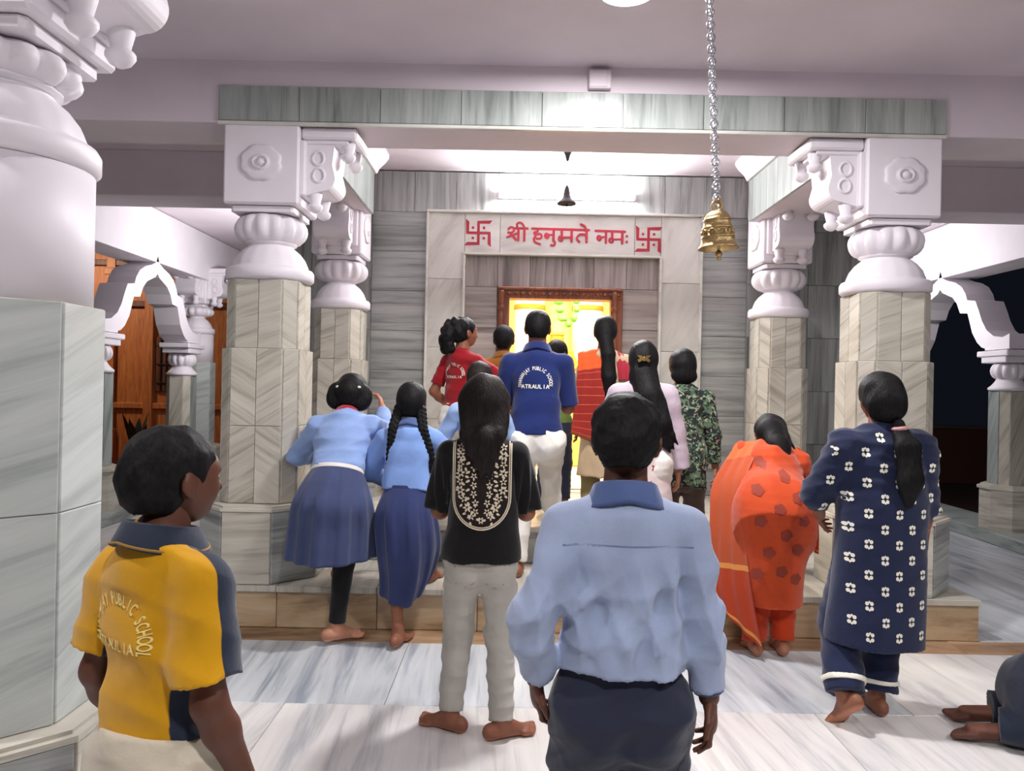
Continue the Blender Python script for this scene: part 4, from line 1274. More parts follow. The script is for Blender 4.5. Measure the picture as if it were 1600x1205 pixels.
def loft(name, rings, mat, parent, n=64, m=40, mod=None, thick=.004, attrs=None):
    """hollow cloth tube through elliptical rings ((x,y,z), rx, ry, tilt_deg)"""
    K = np.array([[*r[0], r[1], r[2], r[3] if len(r) > 3 else 0] for r in rings], float)
    T = np.linspace(0, len(K) - 1, m); Q = []
    for t in T:
        i = min(int(t), len(K) - 2); u = t - i
        p0, p1, p2, p3 = K[max(i - 1, 0)], K[i], K[i + 1], K[min(i + 2, len(K) - 1)]
        Q.append(.5 * (2 * p1 + (p2 - p0) * u + (2 * p0 - 5 * p1 + 4 * p2 - p3) * u * u + (3 * p1 - p0 - 3 * p2 + p3) * u ** 3))
    V = []
    for sgn in (0, 1):
        for j, q in enumerate(Q):
            for k in range(n):
                th = 2 * PI * k / n; dr = (mod(th, j / (m - 1)) if mod else 0) - sgn * thick
                x = (q[3] + dr) * math.cos(th); y = (q[4] + dr) * math.sin(th)
                V.append((q[0] + x, q[1] + y * math.cos(rad(q[5])), q[2] + y * math.sin(rad(q[5]))))
    F = []; S = m * n
    for j in range(m - 1):
        for k in range(n):
            k2 = (k + 1) % n
            F.append((j * n + k, (j + 1) * n + k, (j + 1) * n + k2, j * n + k2))
            F.append((S + j * n + k, S + j * n + k2, S + (j + 1) * n + k2, S + (j + 1) * n + k))
    for k in range(n):
        k2 = (k + 1) % n
        F.append((k, k2, S + k2, S + k)); a = (m - 1) * n
        F.append((a + k, S + a + k, S + a + k2, a + k2))
    me = mesh_np(name, np.array(V), np.array(F), True)
    if attrs:
        Vn = np.array(V)
        for kk, gg in attrs.items():
            at = me.attributes.new(kk, 'FLOAT', 'POINT'); at.data.foreach_set('value', np.asarray(gg(Vn), dtype=f32))
    return mobj(name, me, mat, parent)

def sheet(name, curves, mat, parent, nu=24, nv=40, thick=.005, ripple=None, uvw=None):
    """draped cloth through a row of guide lines (each a list of points)"""
    def cr(P, n):
        P = np.array(P, float); T = np.linspace(0, len(P) - 1, n); o = []
        for t in T:
            i = min(int(t), len(P) - 2); u = t - i
            p0, p1, p2, p3 = P[max(i - 1, 0)], P[i], P[i + 1], P[min(i + 2, len(P) - 1)]
            o.append(.5 * (2 * p1 + (p2 - p0) * u + (2 * p0 - 5 * p1 + 4 * p2 - p3) * u * u + (3 * p1 - p0 - 3 * p2 + p3) * u ** 3))
        return np.array(o)
    G = np.array([cr(c, nv) for c in curves])            # guides x nv x 3
    G = np.stack([cr(G[:, j], nu) for j in range(nv)], 1)  # nu x nv x 3
    du = np.gradient(G, axis=0); dv = np.gradient(G, axis=1); N_ = np.cross(du, dv); N_ /= np.linalg.norm(N_, axis=2, keepdims=True) + 1e-9
    if ripple is not None:
        uu, vv = np.meshgrid(np.linspace(0, 1, nu), np.linspace(0, 1, nv), indexing='ij'); G = G + N_ * ripple(uu, vv)[..., None]
    V = np.concatenate([G.reshape(-1, 3), (G - N_ * thick).reshape(-1, 3)]); S = nu * nv; F = []
    for i in range(nu - 1):
        for j in range(nv - 1):
            a, b, c, d = i * nv + j, (i + 1) * nv + j, (i + 1) * nv + j + 1, i * nv + j + 1
            F.append((a, b, c, d)); F.append((S + a, S + d, S + c, S + b))
    for j in range(nv - 1):
        F.append((j, j + 1, S + j + 1, S + j)); a = (nu - 1) * nv + j; F.append((a, S + a, S + a + 1, a + 1))
    for i in range(nu - 1):
        a, b = i * nv, (i + 1) * nv; F.append((a, S + a, S + b, b)); a, b = a + nv - 1, b + nv - 1; F.append((a, b, S + b, S + a))
    me = mesh_np(name, V, np.array(F), True)
    uu, vv = np.meshgrid(np.linspace(0, 1, nu), np.linspace(0, 1, nv), indexing='ij')
    for nm, arr in (('cu', uu), ('cv', vv)):
        at = me.attributes.new(nm, 'FLOAT', 'POINT'); at.data.foreach_set('value', np.concatenate([arr.ravel(), arr.ravel()]).astype(f32))
    return mobj(name, me, mat, parent)

def collar(s, mat, parent, r=.047, hgt=.030, flare=.022, name='collar', lift=0.0):
    """folded shirt collar round the neck"""
    H = s.H; n = 40
    up = nrm(s.u2 + s.hu * .4); f = nrm(s.f2 - up * (s.f2 @ up)); r_ = np.cross(f, up); V = []
    prof = [(r * .98, .004), (r * .95, hgt), (r * 1.0, hgt + .006), (r * 1.08, hgt + .003), (r + flare, .002), (r + flare + .003, -.004), (r + flare - .003, -.008), (r * 1.02, -.006)]
    for (q, z) in prof:
        for k in range(n):
            a = 2 * PI * k / n
            drop = -.55 * z if z < .01 else 0
            c = s.nb + up * ((.010 + lift) * H + z * H / 1.2 - (.020 * H * (math.sin(a) * .5 + .5)) - (abs(math.cos(a)) * .011 * H if z < .01 and q > r * 1.04 else 0)) + f * (.002 * H)
            V.append(c + (r_ * math.cos(a) * q + f * math.sin(a) * q * 1.05) * H)
    F = [(i * n + k, i * n + (k + 1) % n, ((i + 1) % len(prof)) * n + (k + 1) % n, ((i + 1) % len(prof)) * n + k) for i in range(len(prof)) for k in range(n)]
    me = mesh_np(name, np.array(V), np.array(F)[:, ::-1].copy(), True)
    return mobj(name, me, mat, parent)

# ------------------------------------------------------------------ flat print laid on a field
def march(f, X, Z, y0=-.6, y1=.5, off=.0025, dirv=None):
    """hit the field from behind (looking along +y) at local (x, z)"""
    P = np.stack([X, np.full_like(X, y0), Z], 1).astype(f32)
    for _ in range(110):
        d = f(P); P[:, 1] += np.clip(d, -.02, .05) * .8
        if np.abs(d).max() < 4e-4: break
        P[:, 1] = np.minimum(P[:, 1], y1)
    P[:, 1] -= off
    return P

_gl = {}
def glyphs(chars):
    need = [c for c in set(chars) if c not in _gl and c != ' ']
    tmp = []
    for c in need:
        cu = bpy.data.curves.new('g', 'FONT'); cu.body = c; cu.size = 1.0; cu.offset = .018; cu.resolution_u = 3
        o = bpy.data.objects.new('g', cu); col.objects.link(o); tmp.append((c, o))
    bpy.context.view_layer.update()
    dg = bpy.context.evaluated_depsgraph_get()
    for c, o in tmp:
        me = o.evaluated_get(dg).to_mesh()
        V = np.array([v.co[:] for v in me.vertices]); F = [tuple(p.vertices) for p in me.polygons]
        _gl[c] = (V[:, :2], F); o.evaluated_get(dg).to_mesh_clear()
    for c, o in tmp:
        cu = o.data; bpy.data.objects.remove(o); bpy.data.curves.remove(cu)

def print_on(name, items, f, mat, parent, off=.003):
    """items: list of (V2, F) in local (x, z); projected on the field"""
    Vs, Fs, n = [], [], 0
    for V, F in items:
        Vs.append(V); Fs += [tuple(i + n for i in q) for q in F]; n += len(V)
    V = np.concatenate(Vs)
    P = march(f, V[:, 0], V[:, 1], off=off)
    Q = P.copy(); Q[:, 1] += off
    bad = np.abs(f(Q)) > .010
    Fs = [q for q in Fs if not bad[list(q)].any()]
    used = np.unique(np.array([i for q in Fs for i in q])); mp = -np.ones(len(P), int); mp[used] = np.arange(len(used))
    P = P[used]; Fs = [tuple(int(mp[i]) for i in q) for q in Fs]
    me = mesh_np(name, P, Fs, False)
    return tag(mobj(name, me, mat, parent), kind='stuff' if 'motif' in name or 'embroidery' in name or 'flower' in name else None)

def arc_text(txt, cx, cz, R, size, a0, a1):
    glyphs(txt); out = []; n = len(txt)
    for i, c in enumerate(txt):
        if c == ' ': continue
        a = rad(a0 + (a1 - a0) * i / (n - 1)); V, F = _gl[c]
        w = (V[:, 0].max() + V[:, 0].min()) / 2
        stp = abs(rad(a1 - a0)) / (n - 1) * (R + size * .35); xs = min(.92, stp / (.74 * size))
        x = (V[:, 0] - w) * size * xs; y = V[:, 1] * size
        rr = R + y; th = a
        X = cx + rr * math.cos(th) + x * math.sin(th); Z = cz + rr * math.sin(th) - x * math.cos(th)
        out.append((np.stack([X, Z], 1), F))
    return out
def line_text(txt, cx, cz, size, sp=.72):
    glyphs(txt); out = []; n = len(txt)
    for i, c in enumerate(txt):
        if c == ' ': continue
        V, F = _gl[c]; w = (V[:, 0].max() + V[:, 0].min()) / 2
        out.append((np.stack([cx + (i - (n - 1) / 2) * size * sp + (V[:, 0] - w) * size * .92, cz + V[:, 1] * size], 1), F))
    return out
def blob(cx, cz, R, lob=.12, n=16):
    t = np.linspace(0, 2 * PI, n, endpoint=False); V = [(cx, cz)]
    for q in (.35, .7, 1.0):
        rr = R * q * (1 + lob * q * np.cos(t * 5)); V += list(zip(cx + rr * np.cos(t), cz + rr * np.sin(t)))
    F = [(0, 1 + k, 1 + (k + 1) % n) for k in range(n)]
    for j in range(2): F += [(1 + j * n + k, 1 + (j + 1) * n + k, 1 + (j + 1) * n + (k + 1) % n, 1 + j * n + (k + 1) % n) for k in range(n)]
    return (np.array(V), F)
def petal(cx, cz, ang, L, w, n=10):
    t = np.linspace(0, 2 * PI, n, endpoint=False); x = L * .5 * (1 + np.cos(t)); y = w * .5 * np.sin(t) * (1 - .3 * np.cos(t))
    return (np.stack([cx + x * math.cos(ang) - y * math.sin(ang), cz + x * math.sin(ang) + y * math.cos(ang)], 1), [tuple(range(n))])
def flower(cx, cz, R, n=6, a0=0):
    return [petal(cx + .25 * R * math.cos(a), cz + .25 * R * math.sin(a), a, R * .75, R * .42) for a in [a0 + 2 * PI * k / n for k in range(n)]]

def person(label, pos, yaw=0):
    r = empty('person', pos, rad(yaw)); tag(r, label, 'person')
    return r

# ------------------------------------------------------------------ cloth colours
C_SKYBLUE = lin(150, 172, 206)
M_SHIRT_B = cloth('school_blue', lin(148, 161, 188), attr='seam', c2=lin(98, 112, 144))
M_SHIRT_D = cloth('school_blue_b', lin(138, 164, 212))
M_SHIRT_E = cloth('school_blue_c', lin(124, 156, 214))
M_COLLAR_B = cloth('collar_blue', lin(70, 88, 132))
M_NAVY = cloth('navy_trouser', lin(36, 40, 58))
M_NAVYDARK = cloth('navy_panel', lin(34, 42, 58))
M_YELLOW = cloth('yellow_polo', lin(202, 147, 7), attr='panel', c2=lin(33, 42, 60))
M_CREAM = cloth('cream_trouser', lin(196, 186, 166), bump=.3)
M_PRINT = paint('white_print', lin(240, 236, 220), .7, 0)
M_PRINTY = paint('pale_print', lin(236, 214, 130), .7, 0)
M_BLACK = cloth('black_top', lin(16, 15, 17), rough=.9)
M_BIB = cloth('bib_net', lin(34, 24, 22), rough=.9)
M_IVORY = paint('ivory_thread', lin(226, 212, 186), .8, .2, 80)
M_SKIRT1 = cloth('skirt_grey_blue', lin(58, 68, 103))
M_SKIRT2 = cloth('skirt_navy', lin(41, 51, 93))
M_LEGGING = cloth('black_legging', lin(12, 12, 14))
M_WHITECLOTH = cloth('white_cloth', lin(226, 222, 214))
M_REDTEE = cloth('red_tee', lin(146, 13, 25))
M_POLO = cloth('royal_polo', lin(19, 36, 92))
M_POLOC = cloth('polo_collar', lin(18, 34, 88))
M_OCHRE = cloth('ochre_shirt', lin(150, 98, 36))
M_GREENSH = cloth('green_shirt', lin(96, 118, 54))
M_OLIVE = cloth('olive_cloth', lin(132, 122, 82))
M_BEIGE = cloth('beige_cloth', lin(196, 172, 140))
M_PINKRED = cloth('pink_scarf', lin(170, 44, 60))
M_LILAC = cloth('lilac_lace', lin(196, 180, 192), bump=.6, weave=260)
M_BLUSH = cloth('blush_kurta', lin(222, 206, 202))
M_ORANGE = cloth('orange_suit', lin(202, 74, 32))
M_ORANGE2 = cloth('orange_trouser', lin(192, 60, 22))
M_DARKMOTIF = paint('brown_motif', lin(150, 58, 40), .8, .1)
M_GOLDTHREAD = paint('gold_thread', lin(236, 176, 108), .6, .1)
M_KURTA = cloth('navy_kurta', lin(28, 36, 66))
M_LANYARD = cloth('red_ribbon', lin(168, 30, 48))
M_BROWNPANT = cloth('brown_trouser', lin(84, 70, 64))
M_CLIP = metal('hair_clip_gold', lin(232, 196, 120), .3, .05)
M_PALESHIRT = cloth('pale_shirt', lin(150, 176, 216))

def denim(name, c):
    m = cloth(name, c, bump=.35, weave=1400); return m
M_JEANS = denim('pale_jeans', lin(176, 172, 164))

def camo():
    m, N, L, B = nmat('leaf_camouflage')
    tc = N.new('ShaderNodeTexCoord'); out = None
    base = N.new('ShaderNodeRGB'); base.outputs[0].default_value = (*lin(28, 34, 34), 1); out = base.outputs[0]
    for i, (c, sc, th) in enumerate(((lin(86, 112, 84), 26, .54), (lin(150, 168, 140), 34, .60), (lin(196, 150, 140), 30, .66))):
        mp = N.new('ShaderNodeMapping'); mp.inputs['Location'].default_value = (i * 7, i * 3, i * 5); L.new(tc.outputs['Object'], mp.inputs[0])
        n = N.new('ShaderNodeTexNoise'); n.inputs['Scale'].default_value = sc; n.inputs['Detail'].default_value = 1.5; n.inputs['Distortion'].default_value = 1.2
        L.new(mp.outputs[0], n.inputs['Vector'])
        r = ramp(N, [(th, (0, 0, 0)), (th + .02, (1, 1, 1))]); L.new(n.outputs[0], r.inputs[0])
        mx = N.new('ShaderNodeMix'); mx.data_type = 'RGBA'; mx.inputs[7].default_value = (*c, 1); L.new(r.outputs[0], mx.inputs[0]); L.new(out, mx.inputs[6]); out = mx.outputs[2]
    L.new(out, B.inputs['Base Color']); B.inputs['Roughness'].default_value = .85
    return m
M_CAMO = camo()

def banded(name, stops, attr='cv', thin=None):
    """cloth woven in bands along the sheet"""
    m = cloth(name, (.5, .5, .5)); N, L = m.node_tree.nodes, m.node_tree.links; B = N['Principled BSDF']
    at = N.new('ShaderNodeAttribute'); at.attribute_name = attr
    r = ramp(N, stops); r.color_ramp.interpolation = 'CONSTANT'; L.new(at.outputs['Fac'], r.inputs[0]); out = r.outputs[0]
    if thin:
        cnt, c, wd = thin
        ml = N.new('ShaderNodeMath'); ml.operation = 'MULTIPLY'; ml.inputs[1].default_value = cnt; L.new(at.outputs['Fac'], ml.inputs[0])
        fr = N.new('ShaderNodeMath'); fr.operation = 'FRACT'; L.new(ml.outputs[0], fr.inputs[0])
        lt = N.new('ShaderNodeMath'); lt.operation = 'LESS_THAN'; lt.inputs[1].default_value = wd; L.new(fr.outputs[0], lt.inputs[0])
        mx = N.new('ShaderNodeMix'); mx.data_type = 'RGBA'; mx.inputs[7].default_value = (*c, 1); L.new(lt.outputs[0], mx.inputs[0]); L.new(out, mx.inputs[6]); out = mx.outputs[2]
    L.new(out, B.inputs['Base Color'])
    return m
_o, _r, _g = lin(222, 92, 38), lin(150, 40, 34), lin(228, 150, 74)
M_DUP_J = banded('dupatta_stripes', [(0, _o), (.44, _r), (.95, lin(120, 60, 36))], 'cv', (17, lin(206, 108, 62), .07))
M_DUP_M = banded('dupatta_orange', [(0, lin(198, 108, 60)), (.30, lin(188, 84, 48)), (.74, _g), (.76, lin(186, 66, 34)), (.955, _g), (.975, lin(182, 62, 32))], 'cv')

def near(P, a, b):
    """distance of points to segment"""
    a = A3(a); b = A3(b); ba = b - a; t = np.clip((P - a) @ ba / (ba @ ba), 0, 1)
    return np.linalg.norm(P - a - t[:, None] * ba, axis=1)

# ================================================================== boy in the yellow polo
def boy_yellow():
    r = person('boy in yellow and navy school polo seen from behind, nearest on the left', (-.705, 1.57, 0), -30)
    s = skel(1.325, lean=-1, hip=.52, head=(4, -12, 0), hk=.142, sw=.090, hw=.05, fl=(-.09, .02, 0), fr=(.09, -.02, 0),
             hl=(-.200, .06, .67), hr=(.200, .05, .66), pl=(-.1, -1, 0), pr=(.15, -1, 0), neckf=.2)
    make_body(s, r, M_SKIN_D, .009)
    smesh('hair', displace(hair_cap(s, .045, -.40, .0), folds(5, .004, (80, 80, 80))), .006, M_HAIRS, r)
    hem = s.hc + s.u1 * .045 * s.H
    f = shirt_field(s, .016, hem, (.80, .80), seed=11, amp=.012, fk=(6, 6, 12), wide=1.22, flare=.012, hips=1.0, waist=1.12)
    def panel_(V):
        d = np.full(len(V), -1.0)
        for sh, el, sx in ((s.shL, s.elL, -1), (s.shR, s.elR, 1)):
            lat = (V[:, 0] - sh[0]) * sx
            ax = nrm(el - sh); q = V - sh; q = q - (q @ ax)[:, None] * ax
            d = np.maximum(d, np.minimum(lat + .055, q[:, 1] + .006))
            z = V[:, 2]; side = np.minimum(sx * V[:, 0] - .092 - .12 * np.clip(s.shL[2] - .19 - z, 0, .2), V[:, 1] + .055)
            d = np.maximum(d, np.minimum(np.minimum(side, .127 - sx * V[:, 0]), s.shL[2] - .13 - z))
        return d
    smesh('polo_shirt', f, .007, M_YELLOW, r, {'panel': panel_})
    collar(s, M_NAVYDARK, r, .050, .027, .018, lift=.007)
    m = MB()
    pts = [tuple(s.nb + (s.r2 * math.cos(a) * .0688 + s.f2 * math.sin(a) * .0715) * s.H + nrm(s.u2 + s.hu * .4) * (.0175 - .020 * (math.sin(a) * .5 + .5) - .010 * abs(math.cos(a))) * s.H) for a in np.linspace(0, 2 * PI, 40, endpoint=False)]
    m.tube(pts, .0028, 6, True).build('collar_stripe', M_YELLOW, r)
    z0 = s.nb[2] - .175
    print_on('shirt_print', arc_text('DHANANJAY PUBLIC SCHOOL', -.012, z0, .074, .036, 186, -6), f, M_PRINTY, r)
    print_on('shirt_print', line_text('ATRAULIA', -.012, z0 - .012, .030, .55), f, M_PRINTY, r)
    t = trouser_field(s, .024, (.02, .02), top=s.hc + s.u1 * .055 * s.H, seed=4, amp=.012, seat=1.02, wide=1.15, fk=(8, 8, 8))
    smesh('trousers', t, .009, M_CREAM, r)
    R = s.Rh; h = s.hh
    for x in (-1, 1): MB().ellipsoid(tuple(s.hd + R @ A3((x * .15, .365, .02)) * h), (.06 * h, .06 * h, .045 * h), 10, 8).build('eye', M_EYE, r)
boy_yellow()

# ================================================================== boy in the pale blue long sleeved shirt
def boy_blue():
    r = person('boy in pale blue long-sleeved shirt and navy trousers walking, nearest in the centre', (.268, 1.78, 0), -2)
    s = skel(1.425, lean=1, hip=.515, head=(6, -10, 0), hk=.134, sw=.094, hw=.055, fl=(-.10, -.02, 0), fr=(.10, .12, 0),
             hl=(-.198, .0, .775), hr=(.200, -.01, .742), pl=(-.5, -1, 0), pr=(.5, -1, 0), armk=.86)
    make_body(s, r, M_SKIN_D, .009, curl=(20, 24), handn=((-1, -.25, 0), (1, -.2, 0)))
    smesh('hair', displace(hair_cap(s, .055, -.36, .0), folds(6, .005, (80, 80, 80))), .006, M_HAIRS, r)
    hem = s.hc + s.u1 * .056 * s.H
    f0 = shirt_field(s, .020, hem, (1.90, 1.86), amp=.0, wide=1.10, hips=1.10, waist=1.14, chest=1.02, depth=1.32, plain=True)
    b1_ = folds(21, .018, (8, 4, 9)); b2_ = folds(22, .016, (14, 4, 3), 3); base = lambda P: b1_(P) + b2_(P)
    def fold(P):
        o = base(P) * np.clip((s.nb[2] - .09 - P[:, 2]) / .1, .15, 1) * np.clip((P[:, 2] - hem[2]) / .06, .3, 1)
        o += .007 * np.exp(-((P[:, 2] - (hem[2] + .05)) / .045) ** 2)          # blousing over the belt
        for sx in (-1, 1):                                                     # drag lines from the arm pits
            u = (P[:, 0] * sx - .115); w = (s.shL[2] - .10 - P[:, 2])
            o += .007 * np.exp(-((u + w * .35) / .014) ** 2) * np.exp(-((w - .10) / .10) ** 2)
            o -= .008 * np.exp(-((u + .035 + w * .35) / .016) ** 2) * np.exp(-((w - .10) / .10) ** 2)
        o += .004 * np.sin(P[:, 0] * 62 + 1.2 * np.sin(P[:, 2] * 9)) * np.exp(-((P[:, 2] - s.nb[2] + .17) / .05) ** 2) * (np.abs(P[:, 0]) < .11)
        return o
    f = displace(f0, fold)
    zy = s.nb[2] - .085
    smesh('shirt', f, .006, M_SHIRT_B, r, {'seam': lambda V: .0022 - np.abs(V[:, 2] - zy - .12 * np.abs(V[:, 0]) ** 1.5 * -1) + np.where((np.abs(V[:, 0]) < .15) & (V[:, 1] < .02), 0, -1)})
    collar(s, M_COLLAR_B, r, .048, .028, .018)
    for (el, wr) in ((s.elL, s.wrL), (s.elR, s.wrR)):
        d = wr - el
        smesh('cuff', displace(p_cone(el + d * .76, el + d * .92, .038, .035, flat=True), lambda P: np.zeros(len(P), f32)), .005, M_COLLAR_B if wr is s.wrR else M_SHIRT_D, r)
    t = trouser_field(s, .014, (.03, .03), top=s.hc + s.u1 * .066 * s.H, seed=14, amp=.007, seat=.98, wide=1.18)
    smesh('trousers', t, .008, M_NAVY, r)
boy_blue()

# ================================================================== girl in the black embroidered top and pale jeans
def girl_black():
    r = person('girl in black top with ivory embroidered back panel and pale jeans', (-.115, 3.22, 0), 0)
    s = skel(1.475, lean=0, hip=.515, head=(10, 4, 0), hk=.140, sw=.094, hw=.050, fl=(-.115, .02, 0), fr=(.100, -.045, 0), fyl=58, fyr=-62,
             hl=(-.12, .24, .98), hr=(.13, .24, .98), pl=(-.35, -.5, -1), pr=(.35, -.5, -1))
    make_body(s, r, M_SKIN_M, .010)
    h = s.hh
    bk = s.hd - s.hf * .20 * h
    P0 = [bk + s.hu * .1 * h, bk - s.hu * .5 * h - A3((0, .02, 0)), A3((.0, s.nb[1] - .098, s.nb[2] - .015)), A3((.010, s.nb[1] - .110, s.nb[2] - .075)), A3((-.005, s.nb[1] - .108, s.nb[2] - .145))]
    pr = strand(P0, [.084, .082, .070, .038, .012], axis=(0, 1, 0), sq=1.6)
    for dx, dz, rr in ((-.05, -.05, .022), (.055, -.04, .024), (.030, -.15, .015), (-.030, -.13, .014), (.072, .01, .022), (-.068, .0, .022)):
        pr += strand([bk + s.hr * dx * .9, A3((dx, s.nb[1] - .10, s.nb[2] + .02)), A3((dx * 1.1, s.nb[1] - .115, s.nb[2] + dz))], [.05, rr, .008], axis=(0, 1, 0), sq=1.3)
    hs = union([hair_cap(s, .06, -.52, .0, sidecut=False)] + [union(pr, .02)], .03)
    smesh('hair', displace(hs, folds(8, .006, (46, 30, 5), 6)), .0065, M_HAIRB, r)
    hem = s.hc + s.u1 * -.020 * s.H
    f = shirt_field(s, .014, hem, (0, 0), seed=31, amp=.007, hips=1.20, waist=1.22, chest=1.06, fk=(9, 6, 4))
    smesh('top', f, .007, M_BLACK, r)
    def ruf(sx):
        sh, el = (s.shL, s.elL) if sx < 0 else (s.shR, s.elR)
        e = sh + (el - sh) * .92
        g = p_cone(sh + s.u2 * .004, e, .057, .066, flat=True)
        return displace(g, lambda P: .008 * np.sin(np.arctan2(P[:, 1] - sh[1], (P[:, 0] - sh[0]) + 1e-4) * 9) * np.clip((sh[2] - P[:, 2]) / .15, 0, 1))
    for sx in (-1, 1): smesh('ruffle_sleeve', ruf(sx), .007, M_BLACK, r)
    # embroidered panel
    zc = s.nb[2]; items = []; bib = []
    def U_(t, k=1.0):   # U outline, t 0..1
        zt, zb, wx = zc - .005, zc - .365, .122 * k
        if t < .38: return (-wx, zt - (zt - (zb + .13)) * (t / .38))
        if t > .62: return (wx, zt - (zt - (zb + .13)) * ((1 - t) / .38))
        a = PI + PI * (t - .38) / .24
        return (wx * math.cos(a), zb + .13 + (.13 * k + .0) * math.sin(a))
    ts = np.linspace(0, 1, 70)
    for k0, k1 in ((1.0, .955), (.935, .90)):
        O = [U_(t, k0) for t in ts]; I = [U_(t, k1) for t in ts]
        V = np.array(O + I); n = len(O); items.append((V, [(i, i + 1, n + i + 1, n + i) for i in range(n - 1)]))
    poly = [U_(t, .99) for t in ts]
    V = []; F = []
    for j in range(24):
        for (x, z) in poly: V.append((x * (1 - j / 23.0), z * 1.0 if False else z))
    n = len(poly)
    F = [(j * n + i, j * n + i + 1, (j + 1) * n + i + 1, (j + 1) * n + i) for j in range(23) for i in range(n - 1)]
    print_on('bib_panel', [(np.array(V), F)], f, M_BIB, r, off=.002)
    rr = random.Random(3)
    for sx in (-1, 1):
        for k in range(9):
            z = zc - .03 - k * .035; x = sx * (.088 - .00 * k - max(0, k - 5) * .016)
            items += flower(x, z, .020 if k % 2 else .016, 6 if k % 2 else 5, rr.random())
            items.append(petal(x - sx * .02, z - .012, rr.uniform(0, 6), .018, .010)); items.append(petal(x + sx * .006, z - .022, rr.uniform(0, 6), .016, .009))
        for k in range(7):
            z = zc - .075 - k * .036; x = sx * (.032 if k < 5 else .024)
            items += flower(x, z, .015, 5, rr.random())
            items.append(petal(x + sx * .016, z - .016, -.5 if sx > 0 else PI + .5, .020, .010)); items.append(petal(x, z - .018, 1.57, .014, .007))
    items += flower(0, zc - .325, .015, 6)
    print_on('embroidery', items, f, M_IVORY, r, off=.004)
    t = trouser_field(s, .008, (.05, .02), top=s.hc + s.u1 * .03 * s.H, seed=33, amp=.008, seat=.92, wide=1.14, fk=(6, 6, 14))
    j = smesh('jeans', t, .007, M_JEANS, r)
    for sx in (-1, 1):
        zt = s.hc[2] - .03; x = sx * .062
        ln = []
        for a, b in (((x - .042, zt), (x + .042, zt)), ((x - .042, zt), (x - .036, zt - .09)), ((x + .042, zt), (x + .036, zt - .09)), ((x - .036, zt - .09), (x, zt - .108)), ((x + .036, zt - .09), (x, zt - .108))):
            a = np.array(a); b = np.array(b); d = (b - a) / np.linalg.norm(b - a); nn = np.array([-d[1], d[0]]) * .0015
            ln.append((np.array([a + nn, a - nn, b - nn, b + nn]), [(0, 1, 2, 3)]))
        print_on('back_pocket', ln, t, M_OLIVE, r, off=.002)
girl_black()

# ================================================================== school girl bending, hair in looped plaits
def school_girl_bend():
    r = person('school girl in grey-blue skirt and black legging bending up the step at left', (-.98, 4.33, 0), -4)
    s = skel(1.56, lean=30, curve=8, hip=.535, hipy=-.03, head=(16, 0, 4), hk=.135, sw=.103, hw=.055, fl=(-.10, .42, .25), fr=(.03, -.04, 0), fyr=-50, fyl=0,
             hl=(-.22, .50, 1.00), hr=(.11, .60, 1.30), pl=(-1, -.3, -.6), pr=(.35, -.1, -.8), girth=1.06, side=-2)
    make_body(s, r, M_SKIN_L, .011)
    h = s.hh
    pr = []
    for sx, q in ((-1, 1.0), (1, .9)):
        c = s.hd + (s.hr * sx * .36 - s.hf * .20 - s.hu * .16) * h
        for a in np.arange(0, 2 * PI, .5):
            p = c + (s.hr * sx * .10 * math.cos(a) + s.hu * .23 * math.sin(a)) * h * q
            pr.append(p_ell(p, (.042 * q, .036, .036)))
    smesh('hair', displace(union([hair_cap(s, .07, -.44, .0, sidecut=False), union(pr, .012)], .015), folds(9, .003, (60, 60, 20))), .0075, M_HAIR, r)
    for sx in (-1, 1):
        p = s.hd + (s.hr * sx * .30 - s.hf * .50 + s.hu * (.02 if sx < 0 else .06)) * h
        MB().ellipsoid(tuple(p), (.013, .006, .008), 8, 6).build('hair_clip', M_WHITECLOTH, r)
    hem = s.hc + s.u1 * .085 * s.H
    f = shirt_field(s, .018, hem, (1.86, 1.86), seed=41, amp=.009, wide=1.2, waist=1.12, chest=1.08, fk=(5, 5, 14))
    smesh('shirt', f, .008, M_SHIRT_D, r)
    collar(s, M_LANYARD, r, .046, .018, .010, 'ribbon')
    b0 = s.hc + s.u1 * .085 * s.H
    loft('belt', [(b0 + s.u1 * .012, .150, .122, -26), (b0 - s.u1 * .012, .152, .124, -26)], M_WHITECLOTH, r, m=6)
    w = s.hc + s.u1 * .080 * s.H
    pl = lambda th, t: (.010 * t ** .6) * math.tanh(2.2 * math.sin(th * 11 + .5 * math.sin(th * 3))) + .012 * t * math.sin(th * 4 + 1)
    loft('pleated_skirt', [(w, .150, .125, -24), ((w + s.hc) / 2 - A3((0, .02, .02)), .185, .165, -14), (s.hc - A3((.0, .03, .06)), .215, .20, -6), (A3((-.01, -.03, .66)), .228, .22, 0), (A3((-.02, -.02, .48)), .238, .235, 2)], M_SKIRT1, r, 144, 36, pl)
    t = trouser_field(s, .008, (.08, .08), seed=3, amp=.002, wide=.98, seat=.9)
    smesh('legging', t, .009, M_LEGGING, r)
school_girl_bend()

